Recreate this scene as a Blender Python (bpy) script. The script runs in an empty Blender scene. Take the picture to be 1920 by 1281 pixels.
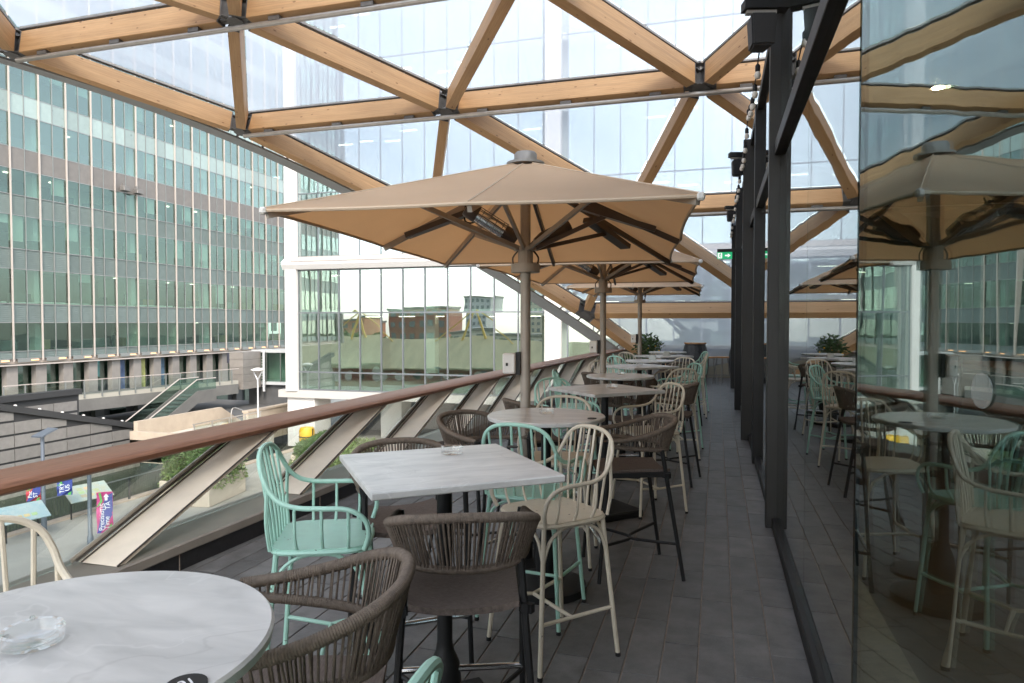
import bpy, bmesh, math, random
from mathutils import Vector, Matrix
R = math.radians
random.seed(7)
sc = bpy.context.scene
COL = sc.collection

# ---------------------------------------------------------------- camera, sky, sun, exposure
cam_d = bpy.data.cameras.new('camera'); cam = bpy.data.objects.new('camera', cam_d); COL.objects.link(cam)
cam.location = (0, 0, 1.6); cam.rotation_euler = (R(90 - 1.59), 0, R(16.7))
cam_d.sensor_width = 36; cam_d.lens = 24; cam_d.clip_start = 0.05; cam_d.clip_end = 2000
sc.camera = cam
SUN_EL, SUN_AZ = 38.0, (0.50, -0.80)          # elevation; horizontal direction towards the sun
wd = bpy.data.worlds.new('World'); sc.world = wd; wd.use_nodes = True
nt = wd.node_tree; nt.nodes.clear()
sky = nt.nodes.new('ShaderNodeTexSky'); sky.sky_type = 'NISHITA'; sky.sun_disc = False
sky.sun_elevation = R(SUN_EL); sky.sun_rotation = math.atan2(SUN_AZ[0], SUN_AZ[1])
sky.air_density = 1.0; sky.dust_density = 1.2; sky.ozone_density = 1.0
bg = nt.nodes.new('ShaderNodeBackground'); bg.inputs['Strength'].default_value = 0.15
wo = nt.nodes.new('ShaderNodeOutputWorld')
hz = nt.nodes.new('ShaderNodeHueSaturation'); hz.inputs['Saturation'].default_value = .42     # hazy, whitish sky
nt.links.new(sky.outputs[0], hz.inputs['Color']); nt.links.new(hz.outputs[0], bg.inputs['Color']); nt.links.new(bg.outputs[0], wo.inputs['Surface'])
sun_d = bpy.data.lights.new('sun', 'SUN'); sun = bpy.data.objects.new('sun', sun_d); COL.objects.link(sun)
sun_d.energy = 0.95; sun_d.angle = R(12); sun_d.color = (1.0, 0.90, 0.78)
_n = math.hypot(*SUN_AZ)
_dir = Vector((SUN_AZ[0]/_n*math.cos(R(SUN_EL)), SUN_AZ[1]/_n*math.cos(R(SUN_EL)), math.sin(R(SUN_EL))))
sun.rotation_euler = _dir.to_track_quat('Z', 'Y').to_euler(); sun.location = _dir*80
vs = sc.view_settings; vs.view_transform = 'Standard'; vs.look = 'None'; vs.exposure = 2.1; vs.gamma = 1.0
vs.use_curve_mapping = False
sc.cycles.max_bounces = 14; sc.cycles.transparent_max_bounces = 24; sc.cycles.transmission_bounces = 8
sc.cycles.glossy_bounces = 5; sc.cycles.diffuse_bounces = 4
sc.cycles.caustics_reflective = False; sc.cycles.caustics_refractive = False
sc.cycles.sample_clamp_indirect = 6.0; sc.cycles.blur_glossy = 0.5
sc.cycles.use_denoising = True

# ---------------------------------------------------------------- helpers
class MB:
    """collects shapes; build() links them as one mesh object"""
    def __init__(s): s.v = []; s.f = []
    def add(s, vs_, fs):
        o = len(s.v); s.v += [tuple(v) for v in vs_]; s.f += [tuple(i+o for i in f) for f in fs]; return s
    def box(s, c, d, m=None, bev=0.0):
        x, y, z = d[0]/2, d[1]/2, d[2]/2
        if bev <= 0:
            P = [(-x,-y,-z),(x,-y,-z),(x,y,-z),(-x,y,-z),(-x,-y,z),(x,-y,z),(x,y,z),(-x,y,z)]
            F = [(0,3,2,1),(4,5,6,7),(0,1,5,4),(1,2,6,5),(2,3,7,6),(3,0,4,7)]
        else:
            b = min(bev, x*.9, y*.9, z*.9)
            P = []; idx = {}
            for sx in (-1,1):
                for sy in (-1,1):
                    for sz in (-1,1):
                        for a in range(3):
                            q = [sx*(x-b), sy*(y-b), sz*(z-b)]
                            q[a] = (sx*x, sy*y, sz*z)[a]
                            idx[(sx,sy,sz,a)] = len(P); P.append(tuple(q))
            F = []
            def q4(a, s_):
                o = [i for i in range(3) if i != a]
                out = []
                for (p, r) in ((-1,-1),(1,-1),(1,1),(-1,1)):
                    k = [0,0,0]; k[a] = s_; k[o[0]] = p; k[o[1]] = r
                    out.append(idx[(k[0],k[1],k[2],a)])
                return out
            for a in range(3):
                for s_ in (-1,1): F.append(q4(a, s_))
            for a in range(3):
                o = [i for i in range(3) if i != a]
                for p in (-1,1):
                    for r in (-1,1):
                        k1 = [0,0,0]; k2 = [0,0,0]
                        k1[o[0]] = k2[o[0]] = p; k1[o[1]] = k2[o[1]] = r; k1[a] = -1; k2[a] = 1
                        F.append((idx[(*k1,o[0])], idx[(*k2,o[0])], idx[(*k2,o[1])], idx[(*k1,o[1])]))
            for sx in (-1,1):
                for sy in (-1,1):
                    for sz in (-1,1): F.append(tuple(idx[(sx,sy,sz,a)] for a in range(3)))
        c = Vector(c)
        P = [((m @ Vector(p)) if m else Vector(p)) + c for p in P]
        return s.add(P, F)
    def bar(s, a, b, w, h, up=(0,0,1), bev=0.0):
        """box from a to b, width w sideways, height h along up"""
        a, b = Vector(a), Vector(b); d = b-a; L = d.length; t = d.normalized()
        u = Vector(up); x = t.cross(u); 
        if x.length < 1e-5: x = t.cross(Vector((1,0,0)))
        x.normalize(); u = x.cross(t).normalized()
        m = Matrix((x, t, u)).transposed()
        return s.box((a+b)/2, (w, L, h), m, bev)
    def tube(s, pts, r, n=8, closed=False, cap=True):
        pts = [Vector(p) for p in pts]; N = len(pts)
        rr = r if isinstance(r, (list, tuple)) else [r]*N
        tang = []
        for i in range(N):
            if closed: t = pts[(i+1) % N]-pts[i-1]
            else: t = pts[min(i+1,N-1)]-pts[max(i-1,0)]
            tang.append(t.normalized())
        u = tang[0].cross(Vector((0,0,1)))
        if u.length < 1e-3: u = tang[0].cross(Vector((1,0,0)))
        u.normalize(); V = []; F = []
        for i in range(N):
            u = (u - tang[i]*u.dot(tang[i])).normalized(); w = tang[i].cross(u)
            for k in range(n):
                a = 2*math.pi*k/n
                V.append(pts[i] + (u*math.cos(a)+w*math.sin(a))*rr[i])
        for i in range(N if closed else N-1):
            j = (i+1) % N
            for k in range(n):
                l = (k+1) % n
                F.append((i*n+k, i*n+l, j*n+l, j*n+k))
        if cap and not closed:
            F.append(tuple(reversed(range(n)))); F.append(tuple(range((N-1)*n, N*n)))
        return s.add(V, F)
    def lathe(s, prof, n=24, c=(0,0,0), m=None):
        V = []; F = []; c = Vector(c)
        for (r, z) in prof:
            for k in range(n):
                a = 2*math.pi*k/n; p = Vector((r*math.cos(a), r*math.sin(a), z))
                V.append(((m @ p) if m else p) + c)
        for i in range(len(prof)-1):
            for k in range(n):
                l = (k+1) % n
                F.append((i*n+k, i*n+l, (i+1)*n+l, (i+1)*n+k))
        if prof[0][0] > 1e-6: F.append(tuple(reversed(range(n))))
        if prof[-1][0] > 1e-6: F.append(tuple(range((len(prof)-1)*n, len(prof)*n)))
        return s.add(V, F)
    def quad(s, a, b, c, d): return s.add([a,b,c,d], [(0,1,2,3)])
    def prism(s, poly, h0, h1, axis=2):
        """extrude a polygon (list of 2-tuples) between h0 and h1 along axis"""
        n = len(poly)
        def pt(p, h):
            return (p[0],p[1],h) if axis == 2 else ((h,p[0],p[1]) if axis == 0 else (p[0],h,p[1]))
        V = [pt(p,h0) for p in poly]+[pt(p,h1) for p in poly]
        F = [tuple(reversed(range(n))), tuple(range(n,2*n))]+[(i,(i+1)%n,(i+1)%n+n,i+n) for i in range(n)]
        return s.add(V, F)
    def mesh(s, name, mat=None, smooth=False):
        me = bpy.data.meshes.new(name); me.from_pydata(s.v, [], s.f); me.validate()
        if mat: me.materials.append(mat)
        bm = bmesh.new(); bm.from_mesh(me); bmesh.ops.recalc_face_normals(bm, faces=bm.faces); bm.to_mesh(me); bm.free()
        if smooth:
            me.polygons.foreach_set('use_smooth', [True]*len(me.polygons))
            try: me.set_sharp_from_angle(angle=R(40))
            except Exception: pass
        return me
    def build(s, name, mat, parent=None, smooth=False, loc=None, kind=None):
        return link(name, s.mesh(name, mat, smooth), parent, loc, kind)

def link(name, me, parent=None, loc=None, kind=None, rot=None, scale=None):
    o = bpy.data.objects.new(name, me); COL.objects.link(o)
    if parent: o.parent = parent
    if loc is not None: o.location = loc
    if rot is not None: o.rotation_euler = rot
    if scale is not None: o.scale = scale
    if kind: o['kind'] = kind
    return o
def tag(o, label=None, cat=None, group=None, kind=None):
    if label: o['label'] = label
    if cat: o['category'] = cat
    if group: o['group'] = group
    if kind: o['kind'] = kind
    return o
def thing(name, label, cat, loc=(0,0,0), rotz=0, group=None):
    o = bpy.data.objects.new(name, None); COL.objects.link(o); o.empty_display_size = .1
    o.location = loc; o.rotation_euler = (0,0,rotz)
    return tag(o, label, cat, group)
KIDS = {}
def copy_tree(o, parent=None):
    c = o.copy(); COL.objects.link(c); c.parent = parent
    for ch in list(o.children): copy_tree(ch, c)
    return c
def cr(pts, n=6, closed=False):
    """Catmull-Rom through pts"""
    P = [Vector(p) for p in pts]; out = []; N = len(P)
    for i in range(N if closed else N-1):
        if closed: p0, p1, p2, p3 = P[i-1], P[i], P[(i+1)%N], P[(i+2)%N]
        else: p0, p1, p2, p3 = P[max(i-1,0)], P[i], P[i+1], P[min(i+2,N-1)]
        for k in range(n):
            t = k/n
            out.append(.5*((2*p1)+(p2-p0)*t+(2*p0-5*p1+4*p2-p3)*t*t+(3*p1-p0-3*p2+p3)*t**3))
    if not closed: out.append(P[-1])
    return out
def text(name, body, size, mat, parent, M, align='CENTER', bold=0.0):
    cu = bpy.data.curves.new(name, 'FONT'); cu.body = body; cu.size = size; cu.align_x = align; cu.align_y = 'CENTER'
    cu.extrude = 0.001; cu.offset = bold
    t = bpy.data.objects.new(name+'_tmp', cu); COL.objects.link(t)
    me = bpy.data.meshes.new_from_object(t.evaluated_get(bpy.context.evaluated_depsgraph_get()))
    bpy.data.objects.remove(t); bpy.data.curves.remove(cu)
    me.name = name; me.materials.clear(); me.materials.append(mat)
    o = link(name, me, parent); o.matrix_local = M
    return o

# ---------------------------------------------------------------- materials
def mat(name, col, rough=.5, metal=0.0, var=0.0, vscale=4.0, bump=0.0, bscale=60.0, spec=.5, stretch=(1,1,1), col2=None, rand=0.0, coat=0.0):
    m = bpy.data.materials.new(name); m.use_nodes = True; t = m.node_tree; N = t.nodes; L = t.links
    b = N['Principled BSDF']; b.inputs['Roughness'].default_value = rough; b.inputs['Metallic'].default_value = metal
    b.inputs['Specular IOR Level'].default_value = spec; b.inputs['Coat Weight'].default_value = coat
    b.inputs['Base Color'].default_value = (*col, 1)
    tc = N.new('ShaderNodeTexCoord'); mp = N.new('ShaderNodeMapping'); mp.inputs['Scale'].default_value = stretch
    L.new(tc.outputs['Object'], mp.inputs['Vector'])
    src = None
    if var > 0 or col2:
        n = N.new('ShaderNodeTexNoise'); n.inputs['Scale'].default_value = vscale; n.inputs['Detail'].default_value = 6
        n.inputs['Roughness'].default_value = .62
        L.new(mp.outputs[0], n.inputs['Vector'])
        r = N.new('ShaderNodeValToRGB'); r.color_ramp.elements[0].position = .32; r.color_ramp.elements[1].position = .68
        a = col if col2 else tuple(max(0, c*(1-var)) for c in col); c2 = col2 if col2 else tuple(min(1, c*(1+var)) for c in col)
        r.color_ramp.elements[0].color = (*a,1); r.color_ramp.elements[1].color = (*c2,1)
        L.new(n.outputs['Fac'], r.inputs['Fac']); src = r.outputs['Color']
        rm = N.new('ShaderNodeMapRange'); rm.inputs['To Min'].default_value = max(0,rough-.08); rm.inputs['To Max'].default_value = min(1,rough+.08)
        L.new(n.outputs['Fac'], rm.inputs['Value']); L.new(rm.outputs[0], b.inputs['Roughness'])
    if rand > 0:
        oi0 = N.new('ShaderNodeObjectInfo'); cb0 = N.new('ShaderNodeMath'); cb0.operation = 'MULTIPLY'; cb0.inputs[1].default_value = 71.0
        L.new(oi0.outputs['Random'], cb0.inputs[0]); cx0 = N.new('ShaderNodeCombineXYZ')
        for q_ in range(3): L.new(cb0.outputs[0], cx0.inputs[q_])
        L.new(cx0.outputs[0], mp.inputs['Location'])
        oi = N.new('ShaderNodeObjectInfo'); mr = N.new('ShaderNodeMapRange')
        mr.inputs['To Min'].default_value = 1-rand; mr.inputs['To Max'].default_value = 1+rand
        L.new(oi.outputs['Random'], mr.inputs['Value'])
        hs = N.new('ShaderNodeHueSaturation'); L.new(mr.outputs[0], hs.inputs['Value'])
        if src: L.new(src, hs.inputs['Color'])
        else: hs.inputs['Color'].default_value = (*col,1)
        src = hs.outputs['Color']
    if src: L.new(src, b.inputs['Base Color'])
    if bump > 0:
        n2 = N.new('ShaderNodeTexNoise'); n2.inputs['Scale'].default_value = bscale; n2.inputs['Detail'].default_value = 4
        L.new(mp.outputs[0], n2.inputs['Vector'])
        bp = N.new('ShaderNodeBump'); bp.inputs['Strength'].default_value = bump; bp.inputs['Distance'].default_value = .01
        L.new(n2.outputs['Fac'], bp.inputs['Height']); L.new(bp.outputs[0], b.inputs['Normal'])
    return m

def glass(name, tint=(.9,.95,.93), f0=.04, power=5.0, gl_col=(1,1,1), wob=0.0, wscale=3.0, wstretch=(1,1,1), haze=0.0, hazecol=(.8,.8,.8), rough=0.0, fmax=1.0, emit=None):
    """thin pane: transparent with an angle-dependent mirror (no refraction)"""
    m = bpy.data.materials.new(name); m.use_nodes = True; t = m.node_tree; N = t.nodes; L = t.links; N.clear()
    out = N.new('ShaderNodeOutputMaterial'); tr = N.new('ShaderNodeBsdfTransparent'); tr.inputs[0].default_value = (*tint,1)
    gl = N.new('ShaderNodeBsdfGlossy'); gl.inputs['Roughness'].default_value = rough; gl.inputs['Color'].default_value = (*gl_col,1)
    lw = N.new('ShaderNodeLayerWeight'); lw.inputs['Blend'].default_value = .5
    pw = N.new('ShaderNodeMath'); pw.operation = 'POWER'; pw.inputs[1].default_value = power
    L.new(lw.outputs['Facing'], pw.inputs[0])
    mr = N.new('ShaderNodeMapRange'); mr.inputs['To Min'].default_value = f0; mr.inputs['To Max'].default_value = fmax
    L.new(pw.outputs[0], mr.inputs['Value'])
    mix = N.new('ShaderNodeMixShader'); L.new(mr.outputs[0], mix.inputs[0])
    base = tr.outputs[0]
    if haze > 0:
        df = N.new('ShaderNodeBsdfDiffuse'); df.inputs[0].default_value = (*hazecol,1)
        mx = N.new('ShaderNodeMixShader'); mx.inputs[0].default_value = haze
        L.new(tr.outputs[0], mx.inputs[1]); L.new(df.outputs[0], mx.inputs[2]); base = mx.outputs[0]
    L.new(base, mix.inputs[1]); L.new(gl.outputs[0], mix.inputs[2])
    if wob > 0:
        tc = N.new('ShaderNodeTexCoord'); mp = N.new('ShaderNodeMapping'); mp.inputs['Scale'].default_value = wstretch
        oi = N.new('ShaderNodeObjectInfo'); 
        ad = N.new('ShaderNodeVectorMath'); ad.operation = 'ADD'
        L.new(tc.outputs['Object'], mp.inputs['Vector']); L.new(mp.outputs[0], ad.inputs[0])
        cb = N.new('ShaderNodeMath'); cb.operation = 'MULTIPLY'; cb.inputs[1].default_value = 37.0
        L.new(oi.outputs['Random'], cb.inputs[0]); L.new(cb.outputs[0], ad.inputs[1])
        n = N.new('ShaderNodeTexNoise'); n.inputs['Scale'].default_value = wscale; n.inputs['Detail'].default_value = 1.5
        L.new(ad.outputs[0], n.inputs['Vector'])
        bp = N.new('ShaderNodeBump'); bp.inputs['Strength'].default_value = 1.0; bp.inputs['Distance'].default_value = wob
        L.new(n.outputs['Fac'], bp.inputs['Height']); L.new(bp.outputs[0], gl.inputs['Normal'])
    L.new(mix.outputs[0], out.inputs['Surface'])
    return m
def emit(name, col, st):
    m = bpy.data.materials.new(name); m.use_nodes = True; b = m.node_tree.nodes['Principled BSDF']
    b.inputs['Base Color'].default_value = (*col,1); b.inputs['Emission Color'].default_value = (*col,1); b.inputs['Emission Strength'].default_value = st
    return m
def wood(name, c1, c2, scale=6.0, stretch=(14,14,.8), rough=.5, knots=False, bump=.15, coat=0.0):
    m = bpy.data.materials.new(name); m.use_nodes = True; t = m.node_tree; N = t.nodes; L = t.links
    b = N['Principled BSDF']; b.inputs['Roughness'].default_value = rough; b.inputs['Coat Weight'].default_value = coat
    b.inputs['Coat Roughness'].default_value = .3
    tc = N.new('ShaderNodeTexCoord'); mp = N.new('ShaderNodeMapping'); mp.inputs['Scale'].default_value = stretch
    oi = N.new('ShaderNodeObjectInfo'); ad = N.new('ShaderNodeVectorMath'); ad.operation = 'ADD'
    cb = N.new('ShaderNodeMath'); cb.operation = 'MULTIPLY'; cb.inputs[1].default_value = 53.0
    L.new(oi.outputs['Random'], cb.inputs[0]); L.new(cb.outputs[0], ad.inputs[1])
    L.new(tc.outputs['Object'], ad.inputs[0]); L.new(ad.outputs[0], mp.inputs['Vector'])
    n = N.new('ShaderNodeTexNoise'); n.inputs['Scale'].default_value = scale; n.inputs['Detail'].default_value = 8; n.inputs['Roughness'].default_value = .65
    L.new(mp.outputs[0], n.inputs['Vector'])
    r = N.new('ShaderNodeValToRGB'); r.color_ramp.elements[0].position = .3; r.color_ramp.elements[1].position = .7
    r.color_ramp.elements[0].color = (*c1,1); r.color_ramp.elements[1].color = (*c2,1); L.new(n.outputs['Fac'], r.inputs['Fac'])
    col = r.outputs[0]
    if knots:
        mp2 = N.new('ShaderNodeMapping'); mp2.inputs['Scale'].default_value = (2.4,1.1,2.4); L.new(ad.outputs[0], mp2.inputs['Vector'])
        v = N.new('ShaderNodeTexVoronoi'); v.inputs['Scale'].default_value = 2.9; L.new(mp2.outputs[0], v.inputs['Vector'])
        rk = N.new('ShaderNodeValToRGB'); rk.color_ramp.elements[0].position = .075; rk.color_ramp.elements[1].position = .125
        rk.color_ramp.elements[0].color = (.35,.24,.15,1); rk.color_ramp.elements[1].color = (1,1,1,1); L.new(v.outputs['Distance'], rk.inputs['Fac'])
        mx = N.new('ShaderNodeMixRGB'); mx.blend_type = 'MULTIPLY'; mx.inputs[0].default_value = .8
        L.new(col, mx.inputs[1]); L.new(rk.outputs[0], mx.inputs[2]); col = mx.outputs[0]
        n3 = N.new('ShaderNodeTexNoise'); n3.inputs['Scale'].default_value = .6; L.new(ad.outputs[0], n3.inputs['Vector'])
        r3 = N.new('ShaderNodeMapRange'); r3.inputs['From Min'].default_value = .3; r3.inputs['From Max'].default_value = .7
        r3.inputs['To Min'].default_value = .88; r3.inputs['To Max'].default_value = 1.1; L.new(n3.outputs['Fac'], r3.inputs['Value'])
        hs = N.new('ShaderNodeHueSaturation'); L.new(r3.outputs[0], hs.inputs['Value']); L.new(col, hs.inputs['Color']); col = hs.outputs[0]
    if knots:
        sx = N.new('ShaderNodeSeparateXYZ'); L.new(tc.outputs['Object'], sx.inputs[0])
        mm = N.new('ShaderNodeMath'); mm.operation = 'MULTIPLY'; mm.inputs[1].default_value = 1/.045; L.new(sx.outputs['Z'], mm.inputs[0])
        fr = N.new('ShaderNodeMath'); fr.operation = 'FRACT'; L.new(mm.outputs[0], fr.inputs[0])
        lt = N.new('ShaderNodeMath'); lt.operation = 'LESS_THAN'; lt.inputs[1].default_value = .07; L.new(fr.outputs[0], lt.inputs[0])
        fl_ = N.new('ShaderNodeMath'); fl_.operation = 'FLOOR'; L.new(mm.outputs[0], fl_.inputs[0])
        wn = N.new('ShaderNodeTexWhiteNoise'); wn.noise_dimensions = '1D'; a2 = N.new('ShaderNodeMath'); a2.operation = 'ADD'; L.new(fl_.outputs[0], a2.inputs[0]); L.new(cb.outputs[0], a2.inputs[1]); L.new(a2.outputs[0], wn.inputs['W'])
        v1 = N.new('ShaderNodeMapRange'); v1.inputs['To Min'].default_value = .93; v1.inputs['To Max'].default_value = 1.06; L.new(wn.outputs['Value'], v1.inputs['Value'])
        v2 = N.new('ShaderNodeMath'); v2.operation = 'MULTIPLY_ADD'; v2.inputs[1].default_value = -.22; L.new(lt.outputs[0], v2.inputs[0]); L.new(v1.outputs[0], v2.inputs[2])
        h2 = N.new('ShaderNodeHueSaturation'); L.new(v2.outputs[0], h2.inputs['Value']); L.new(col, h2.inputs['Color']); col = h2.outputs[0]
    L.new(col, b.inputs['Base Color'])
    bp = N.new('ShaderNodeBump'); bp.inputs['Strength'].default_value = bump; bp.inputs['Distance'].default_value = .005
    L.new(n.outputs['Fac'], bp.inputs['Height']); L.new(bp.outputs[0], b.inputs['Normal'])
    return m
def painted(name, col, chip=(.10,.075,.055)):
    m = mat(name, col, .42, 0, .06, 14, .08, 120, rand=.035); t = m.node_tree; N = t.nodes; L = t.links; b = N['Principled BSDF']
    src = b.inputs['Base Color'].links[0].from_socket; tc = N.new('ShaderNodeTexCoord'); oi = N.new('ShaderNodeObjectInfo')
    cb = N.new('ShaderNodeMath'); cb.operation = 'MULTIPLY'; cb.inputs[1].default_value = 91.0; L.new(oi.outputs['Random'], cb.inputs[0])
    ad = N.new('ShaderNodeVectorMath'); ad.operation = 'ADD'; L.new(tc.outputs['Object'], ad.inputs[0]); L.new(cb.outputs[0], ad.inputs[1])
    n = N.new('ShaderNodeTexNoise'); n.inputs['Scale'].default_value = 34; n.inputs['Detail'].default_value = 3; L.new(ad.outputs[0], n.inputs['Vector'])
    r = N.new('ShaderNodeValToRGB'); r.color_ramp.elements[0].position = .72; r.color_ramp.elements[1].position = .74; L.new(n.outputs['Fac'], r.inputs['Fac'])
    mx = N.new('ShaderNodeMixRGB'); mx.inputs[2].default_value = (*chip,1); L.new(r.outputs[0], mx.inputs[0]); L.new(src, mx.inputs[1]); L.new(mx.outputs[0], b.inputs['Base Color'])
    return m
def marble(name):
    m = bpy.data.materials.new(name); m.use_nodes = True; t = m.node_tree; N = t.nodes; L = t.links
    b = N['Principled BSDF']; b.inputs['Roughness'].default_value = .28
    tc = N.new('ShaderNodeTexCoord'); oi = N.new('ShaderNodeObjectInfo'); ad = N.new('ShaderNodeVectorMath'); ad.operation = 'ADD'
    cb = N.new('ShaderNodeMath'); cb.operation = 'MULTIPLY'; cb.inputs[1].default_value = 29.0
    L.new(oi.outputs['Random'], cb.inputs[0]); L.new(cb.outputs[0], ad.inputs[1]); L.new(tc.outputs['Object'], ad.inputs[0])
    mp = N.new('ShaderNodeMapping'); mp.inputs['Rotation'].default_value = (0,0,R(25)); mp.inputs['Scale'].default_value = (1,3,1); L.new(ad.outputs[0], mp.inputs['Vector'])
    n = N.new('ShaderNodeTexNoise'); n.inputs['Scale'].default_value = 5; n.inputs['Detail'].default_value = 10; n.inputs['Distortion'].default_value = .6
    L.new(mp.outputs[0], n.inputs['Vector'])
    r = N.new('ShaderNodeValToRGB'); r.color_ramp.elements[0].position = .28; r.color_ramp.elements[1].position = .7
    r.color_ramp.elements[0].color = (.47,.47,.455,1); r.color_ramp.elements[1].color = (.69,.68,.655,1); L.new(n.outputs['Fac'], r.inputs['Fac'])
    # fine bright and dark veins: thin level sets of a warped noise
    n2 = N.new('ShaderNodeTexNoise'); n2.inputs['Scale'].default_value = 2.3; n2.inputs['Detail'].default_value = 4; n2.inputs['Distortion'].default_value = 1.0
    L.new(ad.outputs[0], n2.inputs['Vector'])
    rv = N.new('ShaderNodeValToRGB'); e = rv.color_ramp.elements
    e[0].position = .492; e[0].color = (0,0,0,1); e[1].position = .508; e[1].color = (0,0,0,1)
    k = rv.color_ramp.elements.new(.5); k.color = (.28,.28,.28,1); L.new(n2.outputs['Fac'], rv.inputs['Fac'])
    mx = N.new('ShaderNodeMixRGB'); mx.blend_type = 'MIX'; mx.inputs[2].default_value = (.78,.77,.75,1)
    L.new(rv.outputs[0], mx.inputs[0]); L.new(r.outputs[0], mx.inputs[1])
    rd = N.new('ShaderNodeValToRGB'); e = rd.color_ramp.elements
    e[0].position = .40; e[0].color = (0,0,0,1); e[1].position = .424; e[1].color = (0,0,0,1)
    k = rd.color_ramp.elements.new(.412); k.color = (.25,.25,.25,1); L.new(n2.outputs['Fac'], rd.inputs['Fac'])
    mx2 = N.new('ShaderNodeMixRGB'); mx2.inputs[2].default_value = (.27,.26,.25,1); L.new(rd.outputs[0], mx2.inputs[0]); L.new(mx.outputs[0], mx2.inputs[1])
    L.new(mx2.outputs[0], b.inputs['Base Color'])
    return m
def etfe(name):
    m = bpy.data.materials.new(name); m.use_nodes = True; t = m.node_tree; N = t.nodes; L = t.links; N.clear()
    out = N.new('ShaderNodeOutputMaterial'); tr = N.new('ShaderNodeBsdfTransparent'); tr.inputs[0].default_value = (.885,.915,.945,1)
    df = N.new('ShaderNodeBsdfDiffuse'); df.inputs[0].default_value = (.68,.71,.74,1)
    tl = N.new('ShaderNodeBsdfTranslucent'); tl.inputs[0].default_value = (.70,.73,.77,1)
    m1 = N.new('ShaderNodeMixShader'); m1.inputs[0].default_value = .88; L.new(df.outputs[0], m1.inputs[1]); L.new(tl.outputs[0], m1.inputs[2])
    m2 = N.new('ShaderNodeMixShader'); m2.inputs[0].default_value = .40; L.new(tr.outputs[0], m2.inputs[1]); L.new(m1.outputs[0], m2.inputs[2])
    gl = N.new('ShaderNodeBsdfGlossy'); gl.inputs['Roughness'].default_value = .08
    m3 = N.new('ShaderNodeMixShader'); m3.inputs[0].default_value = .03; L.new(m2.outputs[0], m3.inputs[1]); L.new(gl.outputs[0], m3.inputs[2])
    L.new(m3.outputs[0], out.inputs['Surface'])
    return m
X = {}
X['glulam'] = wood('glulam', (.51,.285,.128), (.63,.385,.19), 5, (9,.45,9), .55, True)
X['ironwood'] = wood('ironwood', (.155,.066,.034), (.30,.14,.076), 6, (16,.8,16), .5, False, .2, .04)
X['steel'] = mat('steel', (.17,.16,.15), .5, .3, .15, 8)
X['alu'] = mat('brushed_aluminium', (.48,.45,.41), .35, .6, .1, 6)
X['trim'] = mat('grey_trim', (.36,.36,.35), .5, .1, .06, 3)
X['etfe'] = etfe('etfe_film')
X['fin'] = mat('cream_fin_cladding', (.78,.69,.58), .5, 0, .07, 5, .05, 40)
X['finedge'] = mat('fin_dark_gasket', (.09,.08,.07), .6)
X['cap'] = mat('bronze_cap_sheet', (.29,.26,.225), .45, .3, .12, 3)
X['plinth'] = mat('black_granite', (.018,.018,.02), .35, 0, .3, 30)
X['tile'] = mat('dark_paving_tile', (.14,.137,.134), .5, 0, .30, 7, .3, 130, .4, rand=.17)
X['grout'] = mat('pale_grout', (.30,.25,.21), .9, 0, .2, 20)
X['black'] = mat('black_frame', (.014,.014,.0145), .5, .0, .1, 8, spec=.3)
X['frame'] = mat('bronze_black_frame', (.02,.019,.0175), .5, .1, .2, 5, spec=.4, stretch=(8,8,.4))
X['wallglass'] = glass('restaurant_glass', (.62,.68,.66), .07, 2.6, (.97,.98,.97), .0007, 1.2, (1,1.3,.35))
X['doorglass'] = glass('door_glass', (.80,.90,.89), .11, 2.7, (.78,.89,.89), .0013, 2.6, (1,1.6,.16))
X['frost'] = mat('frosted_acrylic', (.5,.53,.5), .7)
X['dot'] = glass('frosted_dot', (.8,.85,.83), .05, 4, haze=.45, hazecol=(.30,.33,.31))
X['railglass'] = glass('balustrade_glass', (.90,.94,.92), .07, 3.5, (1,1,1), .0006, 1.0)
X['canvas'] = mat('tan_canvas', (.74,.615,.465), .85, 0, .07, 2.2, .35, 9)
_t = X['canvas'].node_tree; _p = _t.nodes['Principled BSDF']; _o = _t.nodes['Material Output']
_tl = _t.nodes.new('ShaderNodeBsdfTranslucent'); _tl.inputs[0].default_value = (.88,.64,.41,1)
_mx = _t.nodes.new('ShaderNodeMixShader'); _mx.inputs[0].default_value = .58
_t.links.new(_p.outputs[0], _mx.inputs[1]); _t.links.new(_tl.outputs[0], _mx.inputs[2]); _t.links.new(_mx.outputs[0], _o.inputs['Surface'])
X['parasolmetal'] = mat('taupe_metal', (.34,.30,.255), .45, .1, .08, 10)
X['dkbrown'] = mat('dark_brown_metal', (.075,.055,.042), .4, .3)
X['white'] = mat('white_plastic', (.72,.70,.66), .45, 0, .04, 8)
X['chrome'] = mat('chrome', (.75,.75,.75), .15, 1)
X['rope'] = mat('brown_rope', (.14,.108,.082), .65, 0, .3, 60, .3, 300)
X['sling'] = mat('brown_sling_weave', (.145,.115,.098), .75, 0, .35, 60, .5, 350, .3, (1,6,1))
X['cream'] = painted('cream_paint', (.63,.565,.45))
X['mint'] = painted('mint_paint', (.36,.60,.50))
X['marble'] = marble('grey_marble')
X['ashglass'] = glass('clear_glass', (.97,.98,.98), .06, 2.2, (1,1,1))
X['barrel'] = wood('black_stained_oak', (.022,.024,.028), (.05,.054,.06), 5, (10,10,.7), .5)
X['oakseat'] = wood('orange_oak', (.36,.17,.06), (.50,.26,.10), 6, (1,9,9), .45)
X['leaf'] = mat('leaf', (.06,.11,.03), .5, 0, .45, 14, rand=.25)
X['leaf2'] = mat('pale_grass_leaf', (.15,.20,.06), .55, 0, .45, 5)
X['leaf3'] = mat('hedge_leaf', (.07,.13,.03), .55, 0, .45, 6)
X['bark'] = mat('bark', (.12,.09,.06), .8)
X['green'] = emit('exit_green', (.01,.36,.14), .2)
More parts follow.
